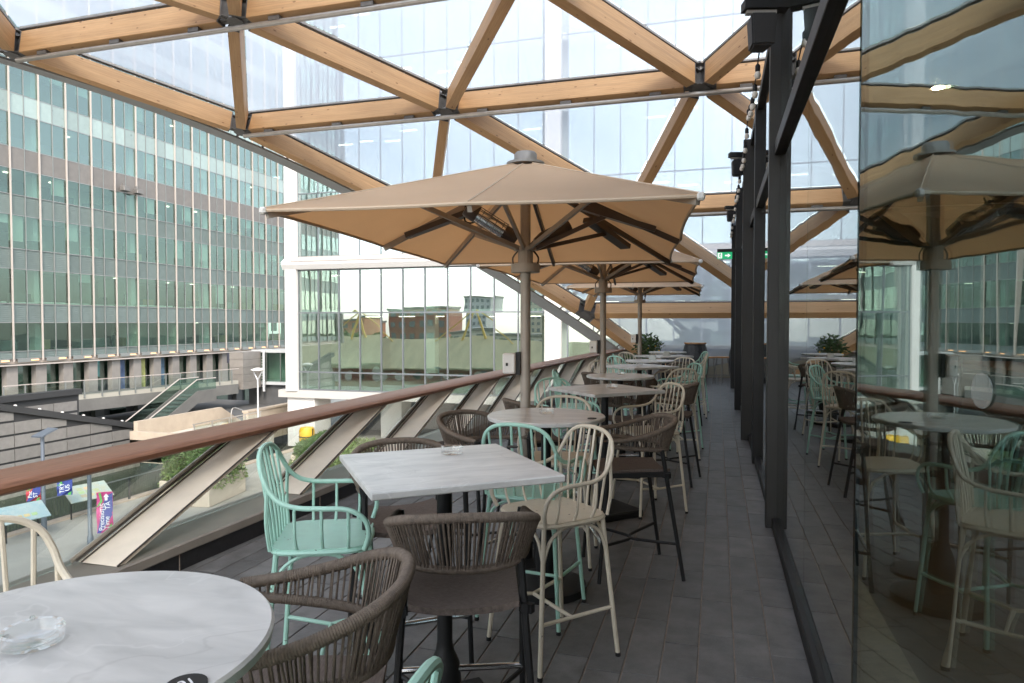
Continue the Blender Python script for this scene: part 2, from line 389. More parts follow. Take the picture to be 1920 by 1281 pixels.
X['exitwhite'] = emit('exit_white', (.85,.88,.85), .2)
X['signwhite'] = mat('sign_white', (.85,.85,.85), .5)
# ---------------------------------------------------------------- terrace floor
def rail_x(y):                                   # inner edge of the balustrade
    return -3.30 + max(0.0, y-3.5)*.030 + max(0, y-9)**2*.0016
fl = MB(); fl.box((-1.42, 9.3, -.16), (4.6, 25.2, .31)); fl.box((1.6,19.6,-.1605),(2.2,4.4,.31))
floor = tag(fl.build('terrace_floor', X['grout']), kind='structure')
tiles = []; TW = .166; rng = random.Random(3)
for i in range(-4, 24):
    x = .425 - TW*(i+.5); y = -2.6 + rng.random()*.6
    while y < 21.2:
        L_ = .6 if rng.random() < .8 else .45
        if x > rail_x(y)-.1 and (i >= 0 or y > 17.6): tiles.append((x, y+L_/2, L_))
        y += L_
def tile_key(t): 
    d = math.hypot(t[0], t[1]); a = math.degrees(math.atan2(-t[0], t[1]))
    return d if (-6 < a < 46 and t[1] > 1.6) else d+100
tiles.sort(key=tile_key)
tm = {}
for L_ in (.6, .45):
    b_ = MB(); b_.box((0,0,-.009), (TW-.007, L_-.007, .022), None, .0022); tm[L_] = b_.mesh('floor_tile', X['tile'])
for (x, y, L_) in tiles[:300]:
    link('floor_tile', tm[L_], floor, (x, y, rng.uniform(-.0007,.0007)), rot=(rng.uniform(-.002,.002), rng.uniform(-.003,.003), 0))
b_ = MB()
for (x, y, L_) in tiles[300:]: b_.box((x, y, -.009), (TW-.005, L_-.005, .022))
b_.build('floor_tiles_far', X['tile'], floor, kind='stuff')

# ---------------------------------------------------------------- timber roof
S = 13.7; SP = .377*S; EYE = 1.6
ROWS = [(-4.0,2.9),(-.75,4.75),(2.85,5.68),(6.53,5.97),(.742*S,.414*S),(S,.355*S),(1.2274*S,.2169*S),(1.4237*S,.037*S),(21.55,-2.5)]
EDGE = [-.964*S-SP*2, -.964*S-SP*1.5, -.964*S-SP, -.964*S-SP*.5, -.964*S, -.779*S, -.525*S, -.2628*S, 0.2]
NN = [8,8,8,7,7,6,5,5,4]
nodes = []
for (y, z), e, n in zip(ROWS, EDGE, NN):
    nodes.append([Vector((e+i*SP, y, z+EYE)) for i in range(n)])
# surface normal per row (in the y-z plane)
rown = []
for j in range(len(ROWS)):
    a = ROWS[max(0,j-1)]; b2 = ROWS[min(len(ROWS)-1,j+1)]
    t = Vector((0, b2[0]-a[0], b2[1]-a[1])).normalized(); rown.append(Vector((0,-t.z,t.y)))
roof = thing('timber_roof', 'curved canopy of glulam beams in triangles with clear film cushions over the terrace', 'roof')
def beam(a, b2, nrm, w=.20, h=.43, gap=.30, nm='beam'):
    d = b2-a; L_ = d.length; t = d.normalized(); x = t.cross(nrm).normalized(); u = x.cross(t).normalized()
    m = Matrix((x, t, u)).transposed().to_4x4(); m.translation = (a+b2)/2 - u*(h/2+.06)
    mb = MB(); mb.box((0,0,0), (w, L_-2*gap, h), None, .006)
    o = mb.build(nm, X['glulam'], roof); o.matrix_local = m
    # dark channel above the beam, with brackets
    ch = MB(); ch.box((0,0,h/2+.115), (.09, L_-.3, .05)); k = int(L_/.55)
    for i in range(1, k): ch.box((0, -L_/2+i*L_/k, h/2+.05), (.035,.02,.10))
    ch.box((0,0,h/2+.012), (.05, L_-2*gap, .02))
    c = ch.build('gutter_channel', X['steel'], roof); c.matrix_local = m
    # end plates
    ep = MB()
    for s_ in (-1,1):
        ep.box((0, s_*(L_/2-gap+.012), 0), (w*.98, .02, h*.98))
        for q in (-.16, .16): ep.box((0, s_*(L_/2-gap*.55), q), (.14, gap*.95, .018))
        ep.box((0, s_*(L_/2-gap*.55), 0), (.018, gap*.95, .36))
    e = ep.build('end_bracket', X['steel'], roof); e.matrix_local = m
    return u
for j in range(len(nodes)):
    for i in range(len(nodes[j])-1):
        if j >= 8: break
        if nodes[j][i].x > 9: continue
        beam(nodes[j][i], nodes[j][i+1], rown[j], nm='beam')
        if 3 <= j <= 6:
            # service pipe under each row with clips
            u = rown[j]; y, z = nodes[j][i].y, nodes[j][i].z
            if i == 0:
                off = -u*(.43+.06+.10)
                p = MB(); p.tube([(nodes[j][0].x+.15, y+off.y, z+off.z), (14, y+off.y, z+off.z)], .048, 10); p.build('service_pipe', X['alu'], roof, True)
            for q in (.16,.5,.84):
                c = MB(); c.box((nodes[j][i].x+q*SP, y-u.y*.525, z-u.z*.525), (.22,.12,.075)); c.build('pipe_clip', X['steel'], roof)
    if j+1 < len(nodes):
        for i in range(len(nodes[j])):
            for k in (i-1, i):
                if 0 <= k < len(nodes[j+1]):
                    if min(nodes[j][i].x, nodes[j+1][k].x) > 9: continue
                    nrm = (rown[j]+rown[j+1]).normalized(); beam(nodes[j][i], nodes[j+1][k], nrm)
for j in range(len(nodes)):
    for nd in nodes[j]:
        if nd.x > 10: continue
        m = rown[j].to_track_quat('Z','Y').to_matrix()
        b_ = MB(); b_.lathe([(.085,-.46),(.085,.02)], 8, nd, m); b_.lathe([(.15,-.475),(.15,-.45)], 8, nd, m); b_.lathe([(.17,.0),(.17,.05)], 8, nd, m)
        b_.build('node_connector', X['steel'], roof)
# film cushions: two bulging skins per triangle
def cushion(A, B, C, nrm):
    lift = nrm*.07; c = (A+B+C)/3; n = 6; V = []; F = []
    pts = [p+(c-p).normalized()*.16+lift for p in (A,B,C)]
    for sgn, amp in ((1,.34),(-1,.20)):
        base = len(V); idx = {}
        for a in range(n+1):
            for b2 in range(n+1-a):
                g = n-a-b2; l = (a/n, b2/n, g/n); w = 27*l[0]*l[1]*l[2]; w = min(1, w**.6) if w > 0 else 0
                idx[(a,b2)] = len(V); V.append(pts[0]*l[0]+pts[1]*l[1]+pts[2]*l[2]+nrm*sgn*amp*w+nrm*sgn*.003)
        for a in range(n):
            for b2 in range(n-a):
                F.append((idx[(a,b2)], idx[(a+1,b2)], idx[(a,b2+1)]))
                if a+b2 < n-1: F.append((idx[(a+1,b2)], idx[(a+1,b2+1)], idx[(a,b2+1)]))
    m = MB(); m.add(V,F); m.build('film_cushion', X['etfe'], roof, True)
for j in range(len(nodes)-1):
    nrm = (rown[j]+rown[j+1]).normalized()
    for i in range(len(nodes[j])):
        a = nodes[j][i]
        if i < len(nodes[j+1]) and i+1 < len(nodes[j]) : cushion(a, nodes[j][i+1], nodes[j+1][i], nrm)
        if 0 < i < len(nodes[j+1]): cushion(a, nodes[j+1][i-1], nodes[j+1][i], nrm)
# outer edge plate: a smooth ribbon outside the edge beams
ep = cr([n[0] for n in nodes], 8); er = MB(); ins = []; outs = []
for k, p in enumerate(ep):
    t = (ep[min(k+1,len(ep)-1)]-ep[max(k-1,0)]).normalized(); f = k/8; j = min(int(f), len(rown)-2)
    nr = (rown[j]*(1-(f-j))+rown[j+1]*(f-j)).normalized(); o = t.cross(nr).normalized()
    if o.x > 0: o = -o
    ins.append((p+o*.30-nr*.42, nr)); outs.append((p+o*.66-nr*.38, nr))
V = []; F = []
for (a, n1), (b2, n2) in zip(ins, outs): V += [a, b2, b2-n2*.05, a-n1*.05]
for k in range(len(ins)-1):
    q = k*4
    for e in range(4): F.append((q+e, q+(e+1)%4, q+4+(e+1)%4, q+4+e))
er.add(V, F); er.build('edge_plate', X['trim'], roof, True)
b_ = MB()
for k in range(0, len(ins)-1, 1):
    a = ins[k][0]; b_.bar(a, ep[k]-rown[min(k//8,8)]*.35, .05, .03)
    b_.bar(ep[k]*.3+a*.7, ep[k+1]*.3+ins[k+1][0]*.7, .12, .02, ins[k][1])
b_.build('edge_hanger', X['steel'], roof)

# ---------------------------------------------------------------- balustrade
bal = thing('balustrade', 'long balustrade with dark red timber handrail, glass and slanting cream fins', 'balustrade', (-3.4, 3, 0))
def P(x, y, z): return (x+3.4, y-3, z)
ys = [-3+.6*i for i in range(40)]                # to y = 20.4
def sweep(prof, y0=-3.0, y1=20.4, step=.6):
    n = int(round((y1-y0)/step)); V = []; F = []; m = len(prof)
    for i in range(n+1):
        y = y0+(y1-y0)*i/n
        for (dx, z) in prof: V.append(P(rail_x(y)+dx, y, z))
    for i in range(n):
        for k in range(m): F.append((i*m+k, i*m+(k+1)%m, (i+1)*m+(k+1)%m, (i+1)*m+k))
    F.append(tuple(range(m))); F.append(tuple(n*m+k for k in reversed(range(m))))
    return MB().add(V, F)
prof = [(-.30,.775),(-.315,.785),(-.315,.815),(-.295,.83),(-.02,.826),(0,.818),(.012,.798),(.006,.772),(-.01,.760)]
sweep(prof, -3, 20.4, .3).build('handrail', X['ironwood'], bal, True)
sweep([(0,-.01),(0,.115),(-.1,.115),(-.1,-.01)]).build('plinth', X['plinth'], bal)
sweep([(.02,.118),(.025,.125),(.025,.175),(.015,.185),(-.40,.178),(-.42,.17),(-.42,.118)]).build('cap', X['cap'], bal)
# plinth joints
for k in range(10):
    y = -.3+1.55*k+.75
    b_ = MB(); b_.box(P(rail_x(y)+.001, y, .056), (.004,.007,.112)); b_.build('plinth_joint', X['grout'], bal)
DY, DZ, PITCH = 1.45, .595, 1.75
def fin(y0):
    a0, a1 = y0, y0+DY
    xi0, xi1 = rail_x(a0), rail_x(a1)
    t = Vector((0, DY, DZ)).normalized(); nrm = Vector((0,-t.z,t.y))
    V = []
    for (yy, zz, xi) in ((a0,.187,xi0),(a1,.770,xi1)):
        for dx in (-.012,-.300):
            for th in (0,.07): V.append(P(xi+dx, yy+th*.9, zz-th*(.0 if zz<.3 else .0)+0))
    # vertices: per end: (in,top)(in,bot)(out,top)(out,bot)
    V = []
    for (yy, zz, xi) in ((a0,.187,xi0),(a1,.770,xi1)):
        for dx in (-.012,-.30): V += [P(xi+dx, yy, zz), P(xi+dx, yy+.06, zz)]
    F = [(0,2,6,4),(1,5,7,3),(0,4,5,1),(2,3,7,6),(0,1,3,2),(4,6,7,5)]
    o = MB().add(V, F).build('fin', X['fin'], bal)
    g = MB()
    g.bar(P(xi0-.008, a0-.004, .192), P(xi1-.008, a1-.004, .787-.012), .006, .008, nrm)
    g.bar(P(xi0-.272, a0-.006, .192), P(xi1-.272, a1-.006, .775), .006, .008, nrm)
    g.bar(P(xi0-.295, a0-.02, .20), P(xi1-.295, a1-.02, .78), .012, .012, nrm)
    g.bar(P(xi0-.318, a0-.025, .205), P(xi1-.318, a1-.025, .785), .008, .014, nrm)
    g.build('gasket', X['finedge'], o)
    e = MB(); e.bar(P(xi0-.305, a0-.045, .205), P(xi1-.305, a1-.045, .785), .012, .03, nrm); e.build('glazing_bead', X['alu'], o)
nf = 0; y = 3.09-1.75*3
while y < 19.0:
    if not (0 < y < 2): fin(y)
    # pane between this fin and the next: a parallelogram
    y2 = y+PITCH; xa, xb = -.335, -.323
    V = []
    for dx in (xa, xb):
        V += [P(rail_x(y)+dx, y+.02, .18), P(rail_x(y2)+dx, y2-.02, .18), P(rail_x(y2+DY)+dx, y2+DY-.02, .785), P(rail_x(y+DY)+dx, y+DY+.02, .785)]
    MB().add(V, [(0,1,2,3),(7,6,5,4),(0,4,5,1),(1,5,6,2),(2,6,7,3),(3,7,4,0)]).build('glass_pane', X['railglass'], bal)
    y = y2
# far end parapet
par = thing('end_parapet', 'olive grey parapet wall with dark handrail slot behind the barrels', 'wall', (.45, 20.7, 0))
MB().box((0,0,.38), (6.4,.16,.76)).build('wall_panel', mat('olive_panel', (.28,.26,.20), .55, 0, .08, 3), par)
MB().box((0,-.02,.89), (6.5,.30,.12), None, .01).build('coping', mat('olive_coping', (.50,.47,.38), .6, 0, .06, 3), par)
MB().box((0,.02,.795), (6.4,.09,.075)).build('handrail_slot', X['black'], par)  # black strip for the dark handrail line under the coping

# ---------------------------------------------------------------- restaurant glass wall
WX = .45
gw = thing('restaurant_wall', 'black framed glazed restaurant front mirroring the terrace', 'wall', (WX, 2.55, 0))
def G(x, y, z): return (x-WX, y-2.55, z)
def post(y0, y1, x0, x1, z1, nm='post'):
    b_ = MB(); b_.box(G((x0+x1)/2,(y0+y1)/2,z1/2), (x1-x0, y1-y0, z1), None, .004)
    return b_.build(nm, X['black'] if z1 < 4.05 else X['frame'], gw)
for (y0, y1, x0, x1, z1) in ((5.62,5.72,.375,.54,4.06),(5.80,5.88,.41,.54,4.06),(8.15,8.30,.395,.56,4.04),(9.75,9.87,.325,.54,4.06),(10.0,10.06,.375,.54,4.06),(13.1,13.24,.32,.54,4.04),(13.42,13.5,.37,.54,4.06),(17.35,17.5,.33,.56,4.04)):
    post(y0, y1, x0, x1, z1)
for (a, b2) in ((2.56,5.62),(5.88,8.15),(8.30,9.75),(10.06,13.1),(13.5,17.35)):
    b_ = MB(); b_.box(G(.455,(a+b2)/2,2.93), (.085, b2-a, .10), None, .004); b_.build('transom', X['black'], gw)
    b_ = MB(); b_.box(G(.455,(a+b2)/2,4.02), (.085, b2-a, .09), None, .004); b_.build('transom', X['black'], gw)
    b_ = MB(); b_.box(G(.465,(a+b2)/2,.045), (.09, b2-a, .085), None, .006); b_.build('sill', X['black'], gw)
cuts = [2.555,3.9,5.05,5.60,5.90,6.9,8.13,8.32,9.73,10.08,11.6,13.08,13.52,15.4,17.33]
for a, b2 in zip(cuts[:-1], cuts[1:]):
    if b2-a < .25: continue
    for (z0, z1) in ((.09,2.88),(2.98,3.975)):
        b_ = MB(); b_.box((0,0,0), (.01, b2-a-.008, z1-z0)); o = b_.build('glass_pane', X['wallglass'], gw, loc=G(WX+.008,(a+b2)/2,(z0+z1)/2))
# inner leaf of the nearest pane joint

# angled glass door leaf
da = R(11.5); dr = thing('glass_door', 'wide glass door leaf swung towards the viewer with frosted dots', 'door', (.462, 2.555, 0), da)
# local -y runs towards the camera
MB().box((.0,-1.125,1.47), (.012, 2.24, 2.82)).build('glass_pane', X['doorglass'], dr)
MB().box((0,-1.15,.03), (.05,2.3,.06)).build('bottom_rail', X['black'], dr)
MB().box((0,-1.15,2.91), (.05,2.3,.06)).build('top_rail', X['black'], dr)
MB().box((0,-.004,1.47), (.012,.006,2.8)).build('edge_strip', X['black'], dr)
for k, yy in enumerate((-.72, -.98, -1.22)):
    b_ = MB(); b_.lathe([(.042,-.0015),(.042,.0015)], 28, (0,0,0), Matrix.Rotation(R(90),3,'Y'))
    b_.build('frosted_dot', X['dot'], dr, loc=(-.009, yy, 1.44))
# interior of the restaurant
st_in = mat('interior_floor_wood', (.07,.035,.02), .45, 0, .3, 5, stretch=(1,6,1))
tag(MB().box((4.3,7.3,-.06), (7.6,20.4,.10)).build('interior_floor', st_in), kind='structure')
inwall = mat('interior_plaster', (.12,.15,.15), .7, 0, .2, 2)
tag(MB().box((8.1,7.3,2.0), (.2,20.4,4.1)).build('interior_wall', inwall), kind='structure')
tag(MB().box((4.4,17.52,2.0), (7.6,.14,4.1)).build('interior_end_wall', inwall), kind='structure')
tag(MB().box((4.4,-2.95,2.0), (7.6,.12,4.1)).build('interior_near_wall', inwall), kind='structure')
tag(MB().box((4.4,7.3,4.17), (7.9,20.8,.20)).build('restaurant_roof', mat('roof_soffit', (.045,.05,.05), .7, 0, .1, 2)), kind='structure')
bar = thing('bar_counter', 'long bar counter with brown timber top inside the restaurant', 'bar', (3.4, 6.5, 0))
MB().box((0,0,.52), (.5,8,1.02)).build('front', mat('bar_front', (.06,.05,.045), .5, 0, .3, 4), bar)
MB().box((-.02,0,1.06), (.72,8.1,.06), None, .01).build('counter_top', X['ironwood'], bar)
shelf = thing('back_bar', 'tall shelf unit of bottles behind the restaurant bar', 'shelf', (6.6, 6.5, 0))
MB().box((.2,0,1.3), (.1,7,2.6)).build('back_panel', inwall, shelf)
for z in (1.0, 1.5, 2.0): MB().box((0,0,z), (.32,7,.04)).build('shelf_board', X['oakseat'], shelf)
bc = [mat('bottle_%s' % n, c, .15) for n, c in (('amber',(.25,.1,.02)),('green',(.03,.15,.06)),('clear',(.5,.55,.55)))]
for z in (1.02, 1.52, 2.02):
    bms = [MB() for _ in bc]; yy = -3.3
    while yy < 3.3:
        k = rng.randrange(3); bms[k].lathe([(.038,0),(.04,.2),(.015,.26),(.015,.33)], 8, (rng.uniform(-.05,.05), yy, z)); yy += rng.uniform(.1,.25)
    for k in range(3): tag(bms[k].build('bottle_row', bc[k], shelf), kind='stuff')
dl = emit('downlight_glow', (1,.70,.40), 90.0)
DL = [(1.9,3.4,'nearest the door glass'),(1.9,5.2,'second along the glass front'),(3.0,2.6,'nearest above the bar end'),(3.0,4.3,'second above the bar'),(3.0,6.4,'third above the bar'),(4.6,3.4,'nearest behind the bar'),(4.6,5.6,'second behind the bar'),(2.2,8.2,'third along the glass front'),(4.4,8.4,'farthest behind the bar')]
for (x, y, w_) in DL:
    d = thing('downlight', 'small warm ceiling downlight inside the restaurant, '+w_, 'light', (x,y,4.06), 0, 'restaurant ceiling downlights')
    MB().lathe([(.075,0),(.075,.02)], 16).build('rim', X['steel'], d); MB().lathe([(.055,-.006),(.055,.004)], 16).build('lamp', dl, d)
# ---------------------------------------------------------------- ground, water, quay
tag(MB().box((0,60,-12.5), (900,1000,.4)).build('ground', mat('far_ground', (.16,.16,.14), .9, 0, .2, .05)), kind='structure')
pav = mat('quay_paving', (.36,.335,.30), .8, 0, .12, .6, .2, 8)
tag(MB().box((-14.95,12,-9.4), (21.9,64,5.8)).build('quay', pav), kind='structure')
tag(MB().box((-27.5,52,-9.4), (47.0,15.9,5.8)).build('plaza', mat('dark_plaza_paving', (.10,.10,.10), .7, 0, .15, .6)), kind='structure')
wm = mat('canal_water', (.022,.036,.02), .2, 0, .25, .5, .5, 2.2, .16)
tag(MB().box((-30.7,12,-7.6), (9.58,64,.2)).build('canal_water', wm), kind='structure')
# kerb of the quay
for k in range(20): pass
kb = thing('quay_coping', 'pale stone coping along the near canal edge', 'kerb', (-25.75, 10, -6.5))
kst = mat('coping_stone', (.47,.37,.30), .8, 0, .15, 2)
cs = MB(); cs.box((0,0,.03), (.5,1.98,.06)); csm = cs.mesh('coping_stone', kst)
for k in range(18): link('coping_stone', csm, kb, (0, -7+2*k, 0))
# quay railing
qr = thing('quay_railing', 'dark metal railing along the canal edge', 'railing', (-25.6, 10, -6.44))
qm = mat('dark_railing', (.035,.04,.045), .5, .3)
MB().bar((0,-10,.98),(0,21,.98),.05,.04).build('top_rail', mat('rail_top', (.25,.26,.27), .4, .5), qr)
MB().bar((0,-10,.12),(0,21,.12),.03,.03).build('bottom_rail', qm, qr)
for k in range(16): MB().box((0,-10+2.05*k,.49), (.06,.09,.98)).build('post', qm, qr)
b_ = MB(); q = -10
while q < 21: b_.box((0,q,.55), (.016,.016,.86)); q += .13
tag(b_.build('balusters', qm, qr), kind='stuff')

# ---------------------------------------------------------------- far canal wall with stone panels
cw = thing('canal_wall', 'grey stone panel wall with sloping dark coping across the canal', 'wall', (-35.5, 26, -7.5))
pm = mat('grey_stone_panel', (.20,.19,.177), .6, 0, .10, 3, rand=.08)
dk = mat('dark_joint', (.035,.035,.036), .6)
def topz(y): return -2.8-(y-26.2)*.259
MB().prism([(-4.2,.0),(8.6,.0),(8.6,topz(34.5)+7.5-.12),(-4.2,topz(21.8)+7.5-.12)], -.6, -.04, 0).build('backing', dk, cw)
MB().bar((-.12,-4.4,topz(21.6)+7.5),(-.12,8.7,topz(34.7)+7.5),.55,.34).build('sloping_coping', dk, cw)
for c_ in range(8):
    y0 = -3.7+c_*1.52
    for r in range(9):
        z0 = .35+r*.72; z1 = z0+.60
        t0, t1 = topz(26+y0)+7.5-.2, topz(26+y0+1.45)+7.5-.2
        if z0 > min(t0,t1)-.12: continue
        a, b2 = min(z1,t0), min(z1,t1)
        MB().prism([(y0,z0),(y0+1.47,z0),(y0+1.47,b2),(y0,a)], -.05, .02, 0).build('stone_panel', pm, cw)
for k in range(6): MB().lathe([(.09,0),(.07,.08),(0,.1)], 10, (-.1, 1+1.35*k, topz(27+1.35*k)+7.5+.16)).build('stud_light', X['white'], cw)
MB().box((.25,2.0,.12), (.5,13,.3)).build('stone_ledge', mat('ledge_stone', (.30,.28,.25), .85, 0, .3, 2), cw)
uw = thing('upper_terrace_wall', 'long grey panelled wall with dark top band behind the canal wall', 'wall', (-41.0, 30, -9.0))
MB().box((0,0,2.9), (.3,10.6,5.8)).build('backing', dk, uw)
for r in range(7):
    for c_ in range(6):
        MB().box((.16, -4.2+c_*1.7, .4+r*.78), (.06,1.66,.62)).build('stone_panel', pm, uw)
MB().box((0,0,6.0), (.7,10.8,.36)).build('top_band', dk, uw)

# ---------------------------------------------------------------- left office block
D = 50.0; BAY = 2.29; Y0 = -3.4; NB = 36; Y1 = Y0+NB*BAY
LB = thing('teal_office_block', 'large teal glass office block with pale vertical fins across the canal', 'building', (-D, Y0, -1.1))
lg = glass('teal_office_glass', (.68,.79,.745), .085, 3.4, (.66,.79,.74), .006, .5, (1,1,1))
lg2 = glass('teal_office_glass_upper', (.64,.76,.72), .15, 3.2, (.70,.82,.78), .012, .5, (1,1,1))
louv = mat('louvre_panel', (.215,.265,.25), .45, .2, .06, 2, rand=.08)
fros = mat('frosted_spandrel', (.26,.325,.305), .3, .1, .06, 2, rand=.16)
brwn = mat('brown_stone_band', (.16,.148,.136), .6, 0, .10, 2, rand=.06)
finm = mat('pale_aluminium_fin', (.46,.41,.37), .45, .2)
mulm = mat('grey_mullion', (.24,.25,.24), .4, .4)
rows = [('L',-1.1,-.55),('W',-.55,1.6),('L',1.6,3.0),('W',3.0,5.6),('L',5.6,7.1),('W',7.1,9.6),('L',9.6,11.1),('W',11.1,13.0),('B',13.0,14.6)]
z = 14.6
while z < 48: rows += [('W',z,z+2.5),('F',z+2.5,z+4.0)]; z += 4.0
ZT = z
PW = BAY/2-.05
def lz(z): return z+1.1
vis0, vis1 = 17, 33                          # bays in view
rest = {'W':MB(),'L':MB(),'B':MB(),'F':MB()}
cache = {}
def piece(kind, h):
    key = (kind, round(h,2))
    if key not in cache:
        b_ = MB()
        if kind == 'W': b_.box((0,0,0), (.03, PW, h-.06))
        elif kind == 'L':
            b_.box((-.06,0,0), (.04, PW, h-.06)); k = max(3, int(h/.14))
            for i in range(k): b_.quad((-.04,-PW/2,-h/2+.04+(h-.08)*i/k), (-.04,PW/2,-h/2+.04+(h-.08)*i/k), (.0,PW/2,-h/2+.04+(h-.08)*(i+.75)/k), (.0,-PW/2,-h/2+.04+(h-.08)*(i+.75)/k))
        else: b_.box((0,0,0), (.06, PW, h-.06))
        cache[key] = b_.mesh('pane', {'W':lg,'L':louv,'B':brwn,'F':fros}[kind])
    return cache[key]
nmn = {'W':'window_pane','L':'louvre_panel','B':'stone_panel','F':'frosted_panel'}
upmesh = MB().box((0,0,0), (.03,PW,2.44)).mesh('pane', lg2)
for b in range(NB):
    for h in (0,1):
        yc = b*BAY+BAY*(h+.5)/2
        for (k, z0, z1) in rows:
            if vis0 <= b < vis1 and z0 < (19 if k in 'W' else 23):
                me = piece(k, z1-z0) if not (k == 'W' and z0 > 14) else upmesh
                o = link(nmn[k], me, LB, (0, yc, lz((z0+z1)/2)))
                if k == 'W': o.rotation_euler = (rng.uniform(-.002,.002), rng.uniform(-.004,.004), rng.uniform(-.006,.006))
            else: rest[k].box((0,yc,lz((z0+z1)/2)), (.03,PW,z1-z0-.06))
for k, mm in (('W',lg2),('L',louv),('B',brwn),('F',fros)): tag(rest[k].build({'W':'more_windows','L':'more_louvres','B':'more_stone_panels','F':'more_frosted_panels'}[k], mm, LB), kind='stuff')
HT = ZT+1.1
fm = MB().box((.10,0,HT/2-.1), (.14,.06,HT+.2)).mesh('fin', finm)
mmn = MB().box((.02,0,HT/2), (.10,.05,HT)).mesh('mullion', mulm)
for b in range(NB+1): link('fin', fm, LB, (0,b*BAY,0))
for b in range(NB): link('mullion', mmn, LB, (0,(b+.5)*BAY,0))
for (k, z0, z1) in rows: MB().box((0,NB*BAY/2,lz(z0)), (.09,NB*BAY,.06)).build('transom', mulm, LB)
# floors, ceilings, back walls, columns, lights inside
cs_w = mat('white_paper', (.6,.6,.58), .8); slab = mat('office_slab', (.45,.47,.44), .8); inr = [mat('office_wall_%d' % i, c, .8) for i, c in enumerate(((.34,.39,.33),(.14,.17,.16),(.27,.21,.12),(.06,.08,.08),(.42,.44,.39)))]
olight = emit('office_light', (1,.90,.72), 2.2)
for n_, (k, z0, z1) in enumerate(rows):
    if k == 'W':
        for b in range(15, NB, 2):
            dep = rng.choice((3.0,4.5,6.5,6.5)); MB().box((-dep, b*BAY+BAY, lz((z0+z1)/2)), (.1, 2*BAY-.02, z1-z0+.1)).build('office_wall', inr[rng.randrange(5)], LB)
            if rng.random() < .25: MB().box((-dep/2, b*BAY+.15, lz((z0+z1)/2)), (dep, .1, z1-z0+.08)).build('partition', inr[rng.choice((0,1,4))], LB)
        if z0 < 20:
            for b in range(17, 33):
                r_ = rng.random()
                if r_ < .30:
                    hh = rng.uniform(.25,.8)*(z1-z0); MB().box((-.22, b*BAY+BAY*rng.choice((.25,.75)), lz(z1)-hh/2), (.02,PW,hh)).build('roller_blind', rng.choice((slab,inr[4],fros)), LB)
                if r_ > .55:
                    MB().box((-rng.uniform(1,2.5), b*BAY+rng.random()*BAY, lz(z0)+.42), (.7,1.3,.75)).build('desk', inr[rng.randrange(1,4)], LB)
                if rng.random() < .25: MB().box((-rng.uniform(1.2,2.8), b*BAY+rng.random()*BAY, lz(z1)-.04), (.16,.3,.03)).build('ceiling_light', olight, LB)
        for b in range(15, NB, 4): MB().box((-1.1, b*BAY+.4, lz((z0+z1)/2)), (.7,.7,z1-z0)).build('column', slab, LB)
    else: MB().box((-5.1, NB*BAY/2, lz((z0+z1)/2)), (10, NB*BAY, z1-z0-.04)).build('floor_slab', slab, LB)
MB().box((-16, NB*BAY/2, HT/2), (12, NB*BAY, HT)).build('core', inr[3], LB)
MB().box((-10, -.3, HT/2), (20.5,.5,HT+.4)).build('end_wall', brwn, LB)
for b in range(17, 28):                       # papers and boxes piled along the sill of one floor
    hh = rng.uniform(.06,.16); MB().box((-.35, b*BAY+BAY*.5, lz(3.0)+hh/2+.05), (.4, BAY*rng.uniform(.7,.95), hh), None, .03).build('sill_pile', cs_w, LB)
for b in range(17, 30):
    if rng.random() < .45: MB().lathe([(.25,0),(.28,.5),(.12,.95),(.16,1.15),(.0,1.32)], 8, (-rng.uniform(.9,1.8), b*BAY+rng.random()*BAY, lz(rng.choice((-.55,3.0,7.1))))).build('office_chair', inr[3], LB)
# small floodlights on the stone band
for yy in (65.5, 68.3): pass
for k in (0,1):
    t = thing('floodlight', ('left' if k == 0 else 'right')+' one of two small grey floodlights on the brown stone band', 'light', (-D+.3, 47.6+k*1.4, 13.4))
    MB().box((.25,0,-.15), (.5,.7,.42), None, .04).build('housing', X['steel'], t); MB().box((-.02,0,.1), (.2,.1,.5)).build('bracket', X['steel'], t)
# soffit brackets and arcade below
stone = mat('arcade_stone', (.225,.205,.185), .55, 0, .10, 1.2, rand=.05); agl = glass('arcade_glass', (.55,.68,.62), .18, 3.5, (.9,1,.97), .003, .5)
MB().box((-2.6,NB*BAY/2,-.22), (5.0,NB*BAY,.32)).build('soffit', mat('soffit_panel', (.40,.34,.29), .6), LB)
MB().box((.05,NB*BAY/2,-.47), (.35,NB*BAY,.10)).build('soffit_edge', finm, LB)
amb = emit('soffit_uplight', (1,.52,.24), .3)
for b in range(vis0, vis1):
    MB().box((.05,b*BAY+BAY*.5,-.16), (.06,BAY*.72,.26)).build('soffit_bracket', mulm if b % 2 else mulm, LB)
    MB().box((.10,b*BAY+BAY*.72,-.14), (.06,BAY*.25,.10)).build('soffit_light', amb, LB)
for b in range(vis0-1, vis1, 1):
    MB().box((-.35,b*BAY,-2.1), (.5,.85,3.2)).build('arcade_column', stone, LB)
    MB().box((-.8,b*BAY+BAY/2,-2.1), (.06,BAY-.2,3.2)).build('arcade_window', agl, LB)
    MB().box((-2.4,b*BAY+BAY/2,-2.1), (.06,BAY,3.2)).build('shop_wall', inr[rng.randrange(5)], LB)
for (b, c) in ((22,(.04,.07,.14)),(23.0,(.22,.23,.07)),(24,(.05,.10,.15))):
    MB().box((-.72,b*BAY+BAY*.45,-2.1), (.03,.85,2.9)).build('window_poster', mat('poster', c, .5, 0, .6, 1.4, col2=tuple(min(1,q*2.2+.05) for q in c)), LB)
MB().box((-8,NB*BAY/2,-7.6), (11,NB*BAY,7.6)).build('lower_core', mat('undercroft_dark', (.02,.02,.021), .6), LB)
